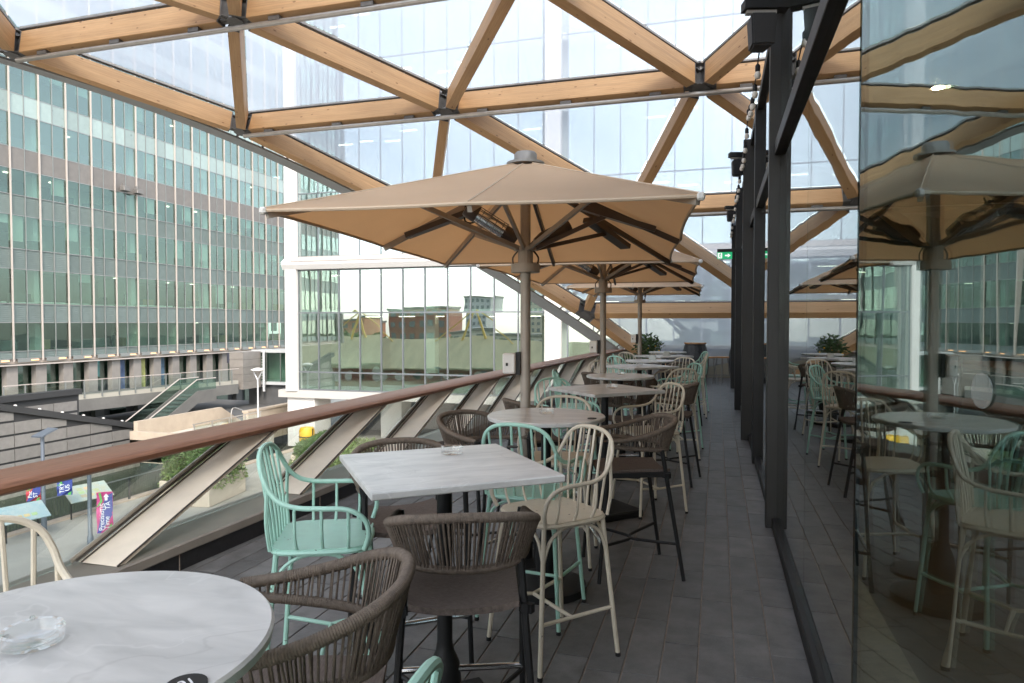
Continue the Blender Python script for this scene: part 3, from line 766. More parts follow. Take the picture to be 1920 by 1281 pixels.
for b in range(20, 33, 2): MB().box((-2.3,b*BAY,-6.4), (.6,.9,5.0)).build('undercroft_column', mat('undercroft_pier', (.05,.05,.05), .5), LB) if b == 20 else MB().box((-2.3,b*BAY,-6.4), (.6,.9,5.0)).build('undercroft_column', bpy.data.materials['undercroft_pier'], LB)
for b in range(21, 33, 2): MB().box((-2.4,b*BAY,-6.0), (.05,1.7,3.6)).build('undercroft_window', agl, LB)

# ---------------------------------------------------------------- walkway, escalator, sign
A, B = Vector((-45.9,34.0,0)), Vector((-42.6,53.4,0)); dv = (B-A).normalized(); ln = (B-A).length
wk = thing('raised_walkway', 'raised concrete walkway with glass balustrade in front of the arcade', 'walkway', (A.x,A.y,-4.1), math.atan2(dv.y,dv.x)-math.pi/2)
conc = mat('grey_concrete_panel', (.14,.135,.125), .7, 0, .12, 1.0)
MB().box((-2.6,ln/2,-.45), (5.2,ln,.9)).build('slab', conc, wk)
MB().box((-.25,ln/2,.16), (.5,ln,.32)).build('upstand', mat('cream_upstand', (.36,.34,.29), .7), wk)
k = 0
while k*1.35 < ln:
    MB().box((.04,k*1.35,.75), (.06,.09,1.3)).build('baluster_post', mulm, wk)
    if (k+1)*1.35 < ln: MB().box((.04,k*1.35+.675,.85), (.02,1.22,.95)).build('glass_pane', X['railglass'], wk)
    k += 1
MB().box((.04,ln/2,1.42), (.08,ln,.05)).build('handrail', finm, wk)
es = thing('escalator', 'grey outdoor escalator with teal glass sides descending from the walkway', 'escalator', (-41.8, 46.2, -4.0))
def esc(dx, w, z0, z1, m, nm): MB().prism([(2.2,z0),(2.2,z1),(0,z1),(-12,z1-6.2),(-12,z0-6.2),(0,z0)], dx-w/2, dx+w/2, 0).build(nm, m, es)
esc(.9,.12,-1.05,-.05,conc,'side_cladding'); esc(-.9,.12,-1.05,-.05,conc,'side_cladding'); esc(0,1.6,-.95,-.45,X['steel'],'step_band')
esc(.9,.03,0,.85,lg,'glass_balustrade'); esc(-.9,.03,0,.85,lg,'glass_balustrade')
for s_ in (-.9,.9): MB().tube([(s_,2.2,.9),(s_,0,.9),(s_,-12,-5.3)], .05, 6).build('handrail', finm, es)
for i in range(22): MB().box((0,-.5*i,-.42-.258*i), (1.55,.42,.10)).build('step', mulm, es)
pier = thing('stone_pier', 'tall pale grey stone clad pier at the end of the walkway', 'pier', (-43.3, 55.3, -4.7))
for r in range(5): MB().box((0,0,.35+.7*r), (1.5,2.6,.68)).build('stone_panel', stone, pier)
sg = thing('place_sign', 'dark sign lettered CHURCHILL PLACE above the arcade entrance', 'sign', (-48.4, 60.5, -2.05))
MB().box((0,0,0), (.1,3.0,1.05)).build('board', mat('sign_dark', (.03,.03,.045), .5), sg)
MT = Matrix(((0,0,1,.056),(1,0,0,0),(0,1,0,0),(0,0,0,1)))
text('lettering', 'CHURCHILL', .42, X['signwhite'], sg, Matrix.Translation((0,0,.2)) @ MT)
text('lettering', 'PLACE', .42, X['signwhite'], sg, Matrix.Translation((0,0,-.24)) @ MT)
gb = thing('glazed_footbridge', 'glazed footbridge with white steel frame and pale blue poster', 'footbridge', (-40.6, 57.0, -4.3))
MB().box((0,1.0,.0), (6.5,2,.35)).build('deck', mat('pale_steel', (.55,.56,.56), .5, .2), gb)
MB().box((0,1.0,3.1), (6.5,2.2,.25)).build('roof_slab', bpy.data.materials['pale_steel'], gb)
for i in range(5): MB().box((-3.2+1.6*i,.02,1.55), (.07,.08,2.9)).build('mullion', mulm, gb)
for i in range(4): MB().box((-2.4+1.6*i,0,1.55), (1.5,.03,2.85)).build('glass_pane', lg, gb)
MB().box((0,1.8,1.55), (6.4,.06,2.9)).build('back_wall', inr[0], gb)
MB().tube([(-1.6,-.4,-.8),(-1.6,-.4,3.2)], .12, 8).build('mast', bpy.data.materials['pale_steel'], gb)
for i in range(12): MB().box((-1.75,-.4,-.3+.26*i), (.16,.1,.05)).build('rung', bpy.data.materials['pale_steel'], gb)
MB().box((1.7,-.05,1.5), (1.5,.03,2.8)).build('poster', mat('poster_blue', (.25,.55,.62), .5, 0, .3, .9), gb)
MB().box((0,.6,-2.6), (8,.3,4.6)).build('lower_wall', mat('dark_grey_panel', (.09,.09,.09), .6, 0, .15, 1), gb)

# ---------------------------------------------------------------- cream stone ramp terrace
cs_ = mat('cream_stone', (.40,.33,.255), .75, 0, .10, 1.2)
rt = thing('stone_ramp_terrace', 'cream stone terrace with low parapet and steel railing beside the canal', 'terrace', (-31, 36, -6.6))
MB().box((.0,-.2,.63), (4.6,7.4,1.26)).build('deck', mat('cream_deck', (.46,.42,.36), .8, 0, .08, 2), rt)
MB().prism([(-3.6,1.2),(-3.6,2.3),(3.6,2.3),(5.6,1.1),(5.6,.9),(3.6,1.2)], -2.3, -2.0, 0).build('parapet', cs_, rt)
MB().box((.0,-3.75,.85), (4.6,.3,2.7-.9)).build('end_parapet', cs_, rt)
for i in range(5): MB().box((1.9,-3.4+1.5*i,1.75), (.07,.07,1.05)).build('railing_post', X['alu'], rt)
MB().box((1.9,-.4,2.27), (.06,6.2,.05)).build('railing', X['alu'], rt)
for i in range(4): MB().box((1.9,-2.65+1.5*i,1.75), (.02,1.35,.8)).build('railing_glass', X['railglass'], rt)
w2 = thing('low_stone_wall', 'low cream stone wall beside the white building column', 'wall', (-30, 41.3, -6.5))
MB().box((0,0,1.05), (.4,6.0,2.1)).build('wall_body', cs_, w2); MB().box((0,0,2.16), (.52,6.1,.12)).build('coping', cs_, w2)
hr = thing('stair_handrail', 'small bent steel stair handrail between the two cream walls', 'handrail', (-31.2, 39.6, -6.2))
MB().tube(cr([(0,-1.2,.9),(0,-1.2,1.9),(0,-.6,1.95),(0,1.0,1.2)],4), .04, 6).build('rail', X['alu'], hr); MB().tube([(0,1.0,.2),(0,1.0,1.2)], .035, 6).build('post', X['alu'], hr)
# ---------------------------------------------------------------- white framed building
E = 40.0; MW = 1.54; CX0 = -27.0
CB = thing('white_office_building', 'white framed office building with wide clear glazing mirroring the old dock', 'building', (CX0, E, -2.9))
cg = glass('clear_office_glass', (.76,.85,.80), .29, 2.6, (.95,1,1), .006, .35, (1,1,1))
cg2 = glass('office_glass_upper', (.74,.83,.83), .31, 2.6, (.96,1,1), .003, .35, (1,1,1))
wcl = mat('white_cladding', (.60,.575,.55), .5, 0, .03, 1.5); gfr = mat('grey_window_frame', (.16,.17,.18), .4, .4)
def cz(z): return z+2.9
crow = [(-2.9,-1.72),(-1.72,2.25),(2.25,5.1)]
z = 6.0
while z < 27: crow.append((z, z+4.2)); z += 4.2
cols = []
x = 0.0
while x < 52:
    cols.append(x); x += MW
PIL = 17.1; pcols = [c for c in cols if not (PIL < c+MW and c < PIL+.95)]
pc = {}
npane = 0; restc = MB()
for (z0, z1) in crow:
    for c in pcols:
        key = (round(z1-z0,2), z0 > 5)
        if key not in pc: pc[key] = MB().box((0,0,0), (MW-.07,.03,z1-z0-.08)).mesh('pane', cg2 if z0 > 5 else cg)
        if c < 36 or z0 < 0:
            o = link('window_pane', pc[key], CB, (c+MW/2, 0, cz((z0+z1)/2)))
            o.rotation_euler = (rng.uniform(-.004,.004), 0, rng.uniform(-.006,.006))
        else: restc.box((c+MW/2,0,cz((z0+z1)/2)), (MW-.07,.03,z1-z0-.08))
tag(restc.build('more_windows', cg2, CB), kind='stuff')
for c in pcols:
    MB().box((c, -.03, cz(1.1)), (.065,.14,8.0)).build('mullion', gfr, CB)
    MB().box((c, -.02, cz(16.7)), (.06,.08,21.4)).build('mullion', gfr, CB)
for z in (-2.9,-1.72,2.25,5.1): MB().box((25.5,-.02,cz(z)), (53,.12,.09)).build('transom', gfr, CB)
z = 6.0
while z < 29: MB().box((25.5,-.01,cz(z)), (53,.10,.07)).build('transom', gfr, CB); z += 4.2
MB().prism([(-.35,cz(5.14)),(.3,cz(5.14)),(.3,cz(5.96)),(-.1,cz(5.96)),(-.55,cz(5.62)),(-.55,cz(5.46))], -1.0, 52.5, 0).build('white_band', wcl, CB)
MB().box((25,-.34,cz(5.80)), (50.5,.5,.30)).build('band_ledge', mat('ledge_beige', (.45,.40,.36), .5), CB)
MB().box((-.42,.4,cz(13)), (.84,1.5,32.0)).build('corner_pillar', wcl, CB)
MB().box((PIL+.5,-.05,cz(13)), (.95,.5,32.0)).build('pillar', wcl, CB)
MB().box((25,3,cz(-3.2)), (53,6.5,.5)).build('underside', mat('underside_panel', (.42,.40,.37), .6), CB)
MB().box((.1,1.0,-2.1), (2.1,2.0,3.6)).build('column', wcl, CB); MB().box((5.2,4.0,-2.1), (1.6,1.6,3.6)).build('column', wcl, CB)
MB().box((26,6.2,-2.1), (52,.3,3.6)).build('ground_floor_wall', mat('ground_floor_dark', (.10,.10,.10), .6), CB)
cs2 = mat('white_ceiling', (.70,.72,.68), .8)
for z in (-2.9,2.25,5.5)+tuple(6.0+4.2*i for i in range(1,6)):
    MB().box((25.5,3.5,cz(z)), (52,6.6,.42)).build('floor_slab', cs2, CB)
cin = [mat('white_office_wall_%d' % i, c, .8) for i, c in enumerate(((.55,.58,.52),(.35,.38,.34),(.62,.64,.6)))]
for (z0, z1) in crow[1:]:
    for c in range(0, 52, 4): MB().box((c+2, rng.choice((4.0,5.5,6.6)), cz((z0+z1)/2)), (4,.1,z1-z0)).build('office_wall', cin[rng.randrange(3)], CB)
    for c in range(1, 50, 2):
        if rng.random() < .55: MB().box((c+rng.random(), rng.uniform(1.2,3.5), cz(z1)-.25), (1.1,.14,.04)).build('ceiling_light', olight, CB)
    for c in (9, 18, 27, 36): MB().box((c,1.6,cz((z0+z1)/2)), (.7,.7,z1-z0)).build('column', cs2, CB)
MB().box((26,9.2,cz(13)), (53,4.6,32)).build('core', cin[1], CB)
MB().box((-.1,6.3,cz(13.6)), (.2,10.2,33)).build('side_wall', wcl, CB)
for i in range(3):
    for k in range(8): MB().box((-.215,3.2+2.9*i,cz(-.6+4.2*k)), (.05,2.4,3.2)).build('side_window', cg2, CB)
# ---------------------------------------------------------------- street furniture below
def lamp(loc, h, label, flags=()):
    t = thing('quay_lamp', label, 'lamp post', loc, 0, 'lamp posts on the quay')
    m = mat('blue_grey_post', (.13,.15,.18), .45, .3)
    MB().lathe([(.10,0),(.10,.6),(.075,.65),(.065,h)], 12).build('pole', m, t, True)
    MB().box((0,.1,h+.12), (.5,.75,.05), Matrix.Rotation(R(18),3,'X')).build('solar_panel', m, t)
    MB().tube([(0,0,h-.1),(-.12,.1,h+.08)], .02, 6).build('bracket', m, t); MB().tube([(0,0,h-.1),(.12,.1,h+.08)], .02, 6).build('bracket', m, t)
    return t
lamp((-25.0,20.0,-6.5), 3.7, 'blue grey quay lamp post carrying two small flags')
lamp((-21.0,18.5,-6.5), 3.2, 'blue grey quay lamp post beside the tall pink banner')
def banner(loc, w, h, cols_, txt, label, size, rotz):
    t = thing('banner', label, 'banner', loc, rotz)
    n = 10; V = []; F = []
    for i in range(n+1):
        for k in range(3):
            V.append((w*(k/2), .05*math.sin(i*.9)+.03*math.sin(k*2.0), -h*i/n))
    for i in range(n):
        for k in range(2): F.append((i*3+k, i*3+k+1, i*3+k+4, i*3+k+3))
    V2 = [(v[0],v[1]+.008,v[2]) for v in V]; o = len(V); F2 = [tuple(reversed([q+o for q in f])) for f in F]
    MB().add(V+V2, F+F2).build('cloth', cols_[0], t)
    st = MB()
    for i in range(n): st.quad((w*.08+w*.5*i/n,-.062,-h*i/n),(w*.34+w*.5*i/n,-.062,-h*i/n),(w*.34+w*.5*(i+1)/n,-.062,-h*(i+1)/n),(w*.08+w*.5*(i+1)/n,-.062,-h*(i+1)/n))
    if len(cols_) > 1:
        MB().prism([(w*.55,-h*.1),(w,-.02*h),(w,-h*.55),(w*.25,-h*.98),(.02,-h*.98)], -.066, -.060, 1).build('dark_stripe', cols_[1], t)
        MB().prism([(w*.15,-.01*h),(w*.3,-.01*h),(w*.38,-h*.22),(w*.1,-h*.34),(w*.02,-h*.33),(w*.26,-h*.2)], -.070, -.064, 1).build('green_stripe', cols_[2], t)
        MB().prism([(w*.75,-h*.85),(w*.95,-h*.75),(w*.9,-h*.97),(w*.7,-h*.97)], -.072, -.064, 1).build('green_stripe', cols_[2], t)
    MT = Matrix(((0,-1,0,0),(0,0,-1,-.08),(1,0,0,0),(0,0,0,1)))
    for (b_, px, pz) in txt: text('lettering', b_, size, X['signwhite'], t, Matrix.Translation((px*w,0,-pz*h)) @ MT)
    return t
pk = mat('banner_pink', (.62,.06,.25), .6); nv = mat('banner_navy', (.04,.06,.28), .6); gn = mat('banner_green', (.10,.42,.08), .6); rd = mat('banner_red', (.55,.05,.08), .6)
bn = banner((-20.75,18.55,-4.35), .50, 1.45, (pk,nv,gn), [('Precisio',.34,.68),('Time',.66,.74),('TIS',.40,.36),('TA',.72,.32)], 'tall pink, navy and green banner with white lettering on the quay', .22, R(38))
MB().prism([(.22,-.16),(.31,-.04),(.40,-.16),(.35,-.16),(.35,-.28),(.27,-.28),(.27,-.16)], -.09, -.085, 1).build('arrow', X['signwhite'], bn)
banner((-25.7,19.85,-4.75), .48, .62, (rd,nv,gn), [('Pac',.3,.55),('ST',.66,.6)], 'small red and navy flag left of the lamp post', .2, R(42))
banner((-24.8,20.4,-4.6), .52, .62, (nv,nv,gn), [('TRY',.35,.5),('US',.7,.5)], 'small navy and green flag right of the lamp post', .22, R(42))
def board(loc, rz, w, d, label, c1, c2, n):
    t = thing('information_board', label, 'information board', loc, rz, 'information boards on the quay railing')
    m = Matrix.Rotation(R(32),3,'X')
    MB().box((0,0,1.05), (w,d,.04), m).build('panel', mat('board_print', c1, .5, 0, .2, 3, col2=c2), t)
    for i in range(n):
        q = m @ Vector((-w*.15+.5*w*(i%3)/3, -d*.22+d*.22*(i//3), .024)); MB().box((q.x,q.y,1.05+q.z), (w*.13,d*.17,.004), m).build('printed_picture', mat('board_picture', (.35+.3*rng.random(),.3+.2*rng.random(),.25), .6), t)
    for s_ in (-.35,.35): MB().tube([(s_*w,.15,0),(s_*w,.15,1.05)], .03, 6).build('leg', X['black'], t)
board((-25.05,22.0,-6.5), R(75), 1.7, .95, 'cream printed information board leaning over the canal railing', (.42,.40,.31), (.36,.44,.44), 8)
board((-24.6,18.9,-6.5), R(75), 1.5, .9, 'pale blue information board nearest on the canal railing', (.28,.40,.44), (.42,.47,.47), 3)
# white lamp by the plaza
wl = thing('plaza_lamp', 'slim pale grey lamp post with forked dish head by the plaza', 'lamp post', (-28.2, 37.2, -6.5))
wm_ = mat('pale_lamp_metal', (.5,.51,.52), .4, .3)
MB().lathe([(.1,0),(.06,.4),(.05,4.4)], 10).build('pole', wm_, wl, True)
MB().tube([(0,0,4.4),(-.34,0,5.0)], .035, 6).build('fork', wm_, wl); MB().tube([(0,0,4.4),(.34,0,5.0)], .035, 6).build('fork', wm_, wl)
MB().lathe([(.2,4.98),(.42,5.05),(.42,5.1),(.1,5.2)], 20).build('dish', X['white'], wl, True)
# planters with shrubs
def leaves(n, box, size, rnd, droop=.0, shape=None):
    V = []; F = []
    for _ in range(n):
        while True:
            p = Vector((rnd.uniform(-1,1), rnd.uniform(-1,1), rnd.uniform(-1,1)))
            if shape is None or shape(p): break
        p = Vector((p.x*box[0], p.y*box[1], p.z*box[2]))
        a = rnd.uniform(0,6.28); t = Vector((math.cos(a), math.sin(a), rnd.uniform(-.6,.9)-droop)).normalized()
        s = t.cross(Vector((rnd.uniform(-1,1),rnd.uniform(-1,1),rnd.uniform(-1,1)))).normalized(); L_ = size*rnd.uniform(.6,1.4); o = len(V)
        V += [p, p+t*L_*.5+s*L_*.22, p+t*L_, p+t*L_*.5-s*L_*.22]; F.append((o,o+1,o+2,o+3))
    return V, F
rl = random.Random(11)
def planter(loc, rz, w, l, h, hz, label, m1, m2, n=3500):
    t = thing('planter', label, 'planter', loc, rz)
    MB().box((0,0,h/2), (w,l,h), None, .03).build('box', mat('planter_stone', (.50,.42,.34), .8, 0, .1, 2), t)
    MB().box((0,0,h+.005), (w*.94,l*.96,.02)).build('soil', X['bark'], t)
    lump = lambda p: (abs(p.x)**3+abs(p.y)**5+max(0,p.z)**2.2) < 1.0+.18*math.sin(p.y*9)+.1*math.sin(p.x*7+p.z*5)
    V, F = leaves(n, (w*.56,l*.54,hz/2), .13, rl, -.1, lump); q = MB().add([(v[0],v[1],v[2]+h+hz*.45) for v in V], F).build('foliage', m1, t); q['kind'] = 'stuff'
    V, F = leaves(n//2, (w*.6,l*.55,hz*.35), .15, rl, .8, lump); q = MB().add([(v[0],v[1],v[2]+h+hz*.15) for v in V], F).build('trailing_foliage', m2, t); q['kind'] = 'stuff'
planter((-22.6,25.9,-6.5), R(8), 2.4, 3.0, 1.1, 1.9, 'tall stone planter overflowing with green grasses on the quay', X['leaf3'], X['leaf2'], 14000)
planter((-19.0,31.5,-6.5), R(12), 3.0, 7.5, .5, 1.1, 'long low planter bank of pale grass behind the balustrade glass', X['leaf2'], X['leaf2'], 22000)
planter((-23.0,36.8,-6.5), R(12), 1.6, 7.0, .6, .7, 'low clipped green hedge planter near the white building', X['leaf3'], X['leaf3'], 12000)
yb = thing('yellow_grit_bin', 'bright yellow plastic bin with dark strap on the quay', 'bin', (-26.0, 39.3, -6.5))
MB().lathe([(.42,0),(.5,.25),(.5,.95),(.42,1.15),(.1,1.2)], 20).build('body', mat('yellow_plastic', (.75,.42,.01), .45), yb, True)
MB().lathe([(.515,.52),(.515,.60)], 20).build('strap', X['black'], yb)
MB().box((.5,-.1,.6), (.05,.07,1.0)).build('strap', X['black'], yb)
# stack of white cage railings on the quay
cg_ = thing('white_cage', 'white wire cage standing on the quay below the glass', 'cage', (-14.2, 19.0, -6.5), R(20))
wmat = X['white']
b_ = MB()
for i in range(12): b_.box((0,-.66+.12*i,.55), (.03,.035,1.05))
b_.build('bars', wmat, cg_)
MB().box((0,0,1.08), (.05,1.5,.05)).build('top_bar', wmat, cg_); MB().box((0,0,.04), (.05,1.5,.05)).build('bottom_bar', wmat, cg_)
# ---------------------------------------------------------------- old dock behind the viewer (mirrored in the white building)
brick = mat('red_brick', (.26,.10,.065), .85, 0, .2, .5); slate = mat('olive_slate', (.34,.30,.185), .8, 0, .18, .4, stretch=(2,.5,.5)); pale = mat('pale_render', (.55,.52,.46), .8)
wh = thing('dock_warehouse', 'long brick dock warehouse with olive roof mirrored in the white building', 'building', (-75,-30,-9.5))
MB().box((0,-9,1.5), (110,18,3.0)).build('wall', brick, wh)
MB().prism([(-19,3.0),(1,3.0),(1,3.25),(-9,8.3),(-19,3.25)], -55.5, 55.5, 0).build('roof', slate, wh)
for i in range(34):
    x = -53+3.2*i; MB().lathe([(.8,-.06),(.8,.06)], 14, (x,.02,1.7), Matrix.Rotation(R(90),3,'X')).build('arched_window', pale if i % 3 else X['black'], wh)
    MB().box((x+1.6,.04,1.9), (.7,.06,.9)).build('louvre', mat('louvre_red', (.2,.05,.04), .7) if i == 0 else bpy.data.materials['louvre_red'], wh)
MB().box((0,.6,3.1), (111,.4,.25)).build('gutter', pale, wh)
def block(name, label, loc, d, m, fl_, wn, roof_=None):
    t = thing(name, label, 'building', loc)
    MB().box((0,0,d[2]/2), d).build('wall', m, t)
    wmm = mat('far_window', (.10,.12,.13), .2); me = MB().box((0,0,0), (d[0]/wn*.5,.2,d[2]/fl_*.5)).mesh('window', wmm)
    for i in range(wn):
        for k in range(fl_): link('window', me, t, (-d[0]/2+d[0]*(i+.5)/wn, d[1]/2, d[2]*(k+.55)/fl_))
    MB().box((0,0,d[2]+.3), (d[0]+.6,d[1]+.6,.6)).build('roof', roof_ or X['steel'], t)
ob = mat('orange_brick', (.44,.20,.12), .85, 0, .15, .4)  # lighter colours on the far blocks stand in for distance haze
block('brick_flats', 'red brick flats mirrored beyond the warehouse roof', (-74,-90,-9), (16,12,14.5), brick, 5, 6)
block('brick_flats', 'long low orange brick flats mirrored near the masts', (-104,-90,-9), (30,12,11), ob, 4, 10)
block('white_terrace', 'white rendered terrace mirrored beside the trees', (-46,-70,-9), (22,10,8), pale, 3, 8)
block('tower_block', 'pale brown tower block mirrored at the right of the glazing', (-62,-170,-9), (11,12,27), mat('tower_concrete', (.45,.40,.31), .85, 0, .1, .3), 11, 6)
block('tower_block', 'slim grey tower block mirrored in the middle of the glazing', (-86,-170,-9), (8,10,20), mat('tower_grey', (.42,.43,.43), .8, 0, .1, .3), 8, 4)
ym = mat('yellow_mast', (.62,.42,.08), .6)
for i, x in enumerate((-42,-66,-90)):
    t = thing('yellow_mast', ('nearest','middle','farthest')[i]+' of three yellow lattice masts mirrored above the warehouse', 'mast', (x,-38,-9), 0, 'yellow masts by the dock')
    MB().tube([(-5,0,0),(0,0,13)], .22, 6).build('leg', ym, t); MB().tube([(5,0,0),(0,0,13)], .22, 6).build('leg', ym, t)
    MB().tube([(0,0,13),(12,0,4)], .12, 6).build('stay', ym, t); MB().tube([(0,0,13),(-12,0,4)], .12, 6).build('stay', ym, t)
def tree(loc, r, h, label):
    t = thing('tree', label, 'tree', loc, 0, 'trees by the dock')
    MB().tube([(0,0,0),(.1,0,h*.5),(.0,.1,h*.8)], [.3,.22,.1], 8).build('trunk', X['bark'], t)
    V, F = leaves(1500, (r,r,h*.4), .9, rl, 0, lambda p: p.length < .8+.2*math.sin(p.x*6)*math.sin(p.y*5+p.z*4))
    MB().add([(v[0],v[1],v[2]+h*.62) for v in V], F).build('crown', X['leaf2'], t)
for i in range(7): tree((-96+9*i+rl.uniform(-2,2),-52+rl.uniform(-4,4),-9), 4.0, 7.5+rl.uniform(-1,1.5), ['leftmost','second','third','fourth','fifth','sixth','last'][i]+' tree in the mirrored row behind the warehouse')
# ---------------------------------------------------------------- parasols
HX, HY, ZE, ZP = 1.0, 1.52, 2.135, 2.655
def make_parasol(label):
    t = thing('parasol', label, 'parasol', (0,0,0), 0, 'tan parasols along the terrace')
    pm_ = X['parasolmetal']
    MB().lathe([(.034,0.02),(.034,2.66)], 16).build('pole', pm_, t, True)
    MB().lathe([(.20,0),(.20,.02),(.05,.035),(.05,.25)], 20).build('base', X['black'], t)
    # canopy: eight ridges, slightly hollow panels and edges
    rim = [(HX,-HY),(HX,0),(HX,HY),(0,HY),(-HX,HY),(-HX,0),(-HX,-HY),(0,-HY)]
    ns, nr = 6, 10; V = []; F = []
    N = 8*ns
    for r in range(nr+1):
        f = .06+.94*r/nr
        for k in range(8):
            a = Vector(rim[k]); b = Vector(rim[(k+1)%8])
            for s in range(ns):
                u = s/ns; p = a.lerp(b, u); w = 4*u*(1-u)
                p = p*(1-.022*w*f)
                z = ZP-(ZP-ZE)*(f**1.06) - .035*w*f*(1-f)*2 - .012*math.sin(math.pi*f)
                V.append((p.x*f, p.y*f, z))
    for r in range(nr):
        for k in range(N):
            l = (k+1) % N; F.append((r*N+k, r*N+l, (r+1)*N+l, (r+1)*N+k))
    n0 = len(V); V2 = [(v[0]*.998,v[1]*.998,v[2]-.006) for v in V]
    F2 = [tuple(reversed([q+n0 for q in f])) for f in F]
    F3 = [(nr*N+k, nr*N+(k+1)%N, n0+nr*N+(k+1)%N, n0+nr*N+k) for k in range(N)]
    can = MB().add(V+V2, F+F2+F3).build('canopy', X['canvas'], t, True)
    hem = MB(); rr = [Vector((V[nr*N+k][0]*.997, V[nr*N+k][1]*.997, V[nr*N+k][2]-.008)) for k in range(N)]
    hem.tube(rr, .009, 6, True); hem.build('hem', mat('canvas_hem', (.56,.44,.32), .85) if 'canvas_hem' not in bpy.data.materials else bpy.data.materials['canvas_hem'], can, True)
    MB().lathe([(.125,2.635),(.125,2.65),(.075,2.66),(.075,2.705),(.065,2.718),(0,2.72)], 24).build('top_cap', mat('grey_cap', (.25,.245,.24), .5, .2) if 'grey_cap' not in bpy.data.materials else bpy.data.materials['grey_cap'], t, True)
    for k in range(8):
        MB().tube([(V[r*N+k*ns][0], V[r*N+k*ns][1], V[r*N+k*ns][2]+.001) for r in range(nr+1)], .0045, 5).build('seam', bpy.data.materials['canvas_hem'], can, True)
    HUB = 2.085
    MB().lathe([(.075,HUB-.012),(.075,HUB+.012)], 20).build('hub', pm_, t); MB().lathe([(.05,HUB-.13),(.05,HUB-.01)], 16).build('hub_sleeve', pm_, t)
    MB().lathe([(.04,1.93),(.095,1.93),(.095,1.985),(.04,1.985)], 24).build('ring', pm_, t, True)
    for s_ in (-1,1): MB().tube(cr([(s_*.08,0,1.98),(s_*.085,0,2.03),(s_*.045,0,2.08)],4), .006, 5).build('cable_loop', X['dkbrown'], t)
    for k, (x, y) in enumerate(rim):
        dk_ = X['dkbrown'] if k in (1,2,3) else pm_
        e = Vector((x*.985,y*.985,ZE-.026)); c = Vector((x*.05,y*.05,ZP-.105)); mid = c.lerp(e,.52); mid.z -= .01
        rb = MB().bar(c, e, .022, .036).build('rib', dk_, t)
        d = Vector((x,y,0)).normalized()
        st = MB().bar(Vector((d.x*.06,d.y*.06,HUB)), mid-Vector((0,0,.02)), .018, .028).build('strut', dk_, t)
        if k in (0,2,4,6): MB().box((x*.995,y*.995,ZE-.01), (.034,.034,.034), None, .008).build('corner_fitting', X['white'], rb)
    # radiant heater bars under three ribs
    for (x, y) in ((-HX*.58,0.0),(HX*.60,0.0),(HX*.50,HY*.5)):
        d = Vector((x,y,0)).normalized(); zz = ZE+(ZP-ZE)*.30
        MB().bar(Vector((x,y,zz-.05))-d*.24+Vector((0,0,.11)), Vector((x,y,zz-.05))+d*.24-Vector((0,0,.05)), .09, .035).build('heater_bar', X['dkbrown'], t)
    # lamp heater beside the pole
    d = Vector((-.80,-.30,.52)).normalized(); a = Vector((-.05,-.06,2.14)); m = d.to_track_quat('Z','Y').to_matrix()
    lamp_ = MB().lathe([(.035,0),(.05,.06),(.05,.10)], 16, a, m).build('heater_body', X['dkbrown'], t, True); MB().lathe([(.058,.30),(.058,.36),(.05,.385),(0,.39)], 16, a, m).build('heater_cap', X['dkbrown'], lamp_, True)
    MB().lathe([(.046,.10),(.046,.30)], 16, a, m).build('heater_reflector', X['chrome'], lamp_, True)
    b_ = MB()
    for i in range(9):
        an = 2*math.pi*i/9; o = m @ Vector((.054*math.cos(an),.054*math.sin(an),0)); b_.tube([a+o+d*.09, a+o+d*.31], .0025, 4)
    for i in range(4): b_.lathe([(.053,.12+.05*i),(.057,.122+.05*i),(.053,.124+.05*i)], 16, a, m)
    b_.build('heater_grille', X['steel'], lamp_)
    # second lamp heater, dark, at the far side
    d = Vector((.75,.35,.42)).normalized(); a = Vector((.06,.05,2.13)); m = d.to_track_quat('Z','Y').to_matrix()
    MB().lathe([(.03,0),(.05,.06),(.05,.26),(0,.27)], 14, a, m).build('heater_body', X['dkbrown'], t, True)
    # control box on the pole
    bx = MB().box((-.10,-.03,1.33), (.085,.075,.135), None, .008).build('control_box', X['white'], t)
    MB().box((-.045,-.01,1.33), (.03,.06,.15)).build('box_clamp', X['black'], t)
    MB().box((-.112,-.069,1.325), (.014,.006,.02)).build('button', X['black'], bx)
    MB().tube(cr([(-.40,-.03,2.38),(-.39,-.08,2.27),(-.33,-.05,2.27),(-.31,0,2.38)],5), .006, 5).build('heater_cable', X['black'], t)
    return t
p1 = make_parasol('tan parasol nearest the viewer with lamp heater and white control box')
p1.location = (-1.215,4.36,0); p1.rotation_euler.z = R(6)
for (x, y, rz, lab) in ((-1.21,7.55,3,'tan parasol in the middle of the row of three'),(-1.25,11.7,2,'tan parasol farthest away, over the last tables')):
    c = copy_tree(p1); c.location = (x,y,0); c.rotation_euler.z = R(rz); c['label'] = lab

# ---------------------------------------------------------------- tables
TZ = 1.05
def make_table(kind, label):
    t = thing('bar_table', label, 'table', (0,0,0), 0, 'marble bar tables')
    b = MB()
    if kind == 'round': b.lathe([(.335,TZ-.026),(.348,TZ-.022),(.35,TZ-.006),(.345,TZ)], 64)
    else: b.box((0,0,TZ-.013), (.70,.70,.026), None, .004)
    b.build('table_top', X['marble'], t, kind == 'round')
    MB().box((0,0,TZ-.035), (.34,.34,.016)).build('top_plate', X['black'], t)
    MB().lathe([(.05,.03),(.045,.06),(.058,.12),(.064,.20),(.058,.27),(.036,.32),(.03,.36),(.03,TZ-.045)], 20).build('column', X['black'], t, True)
    if kind == 'round': MB().lathe([(.24,0),(.24,.045),(.20,.055),(.06,.06)], 32).build('base', X['black'], t, True)
    else: MB().box((0,0,.03), (.46,.46,.06), None, .01).build('base', X['black'], t)
    return t
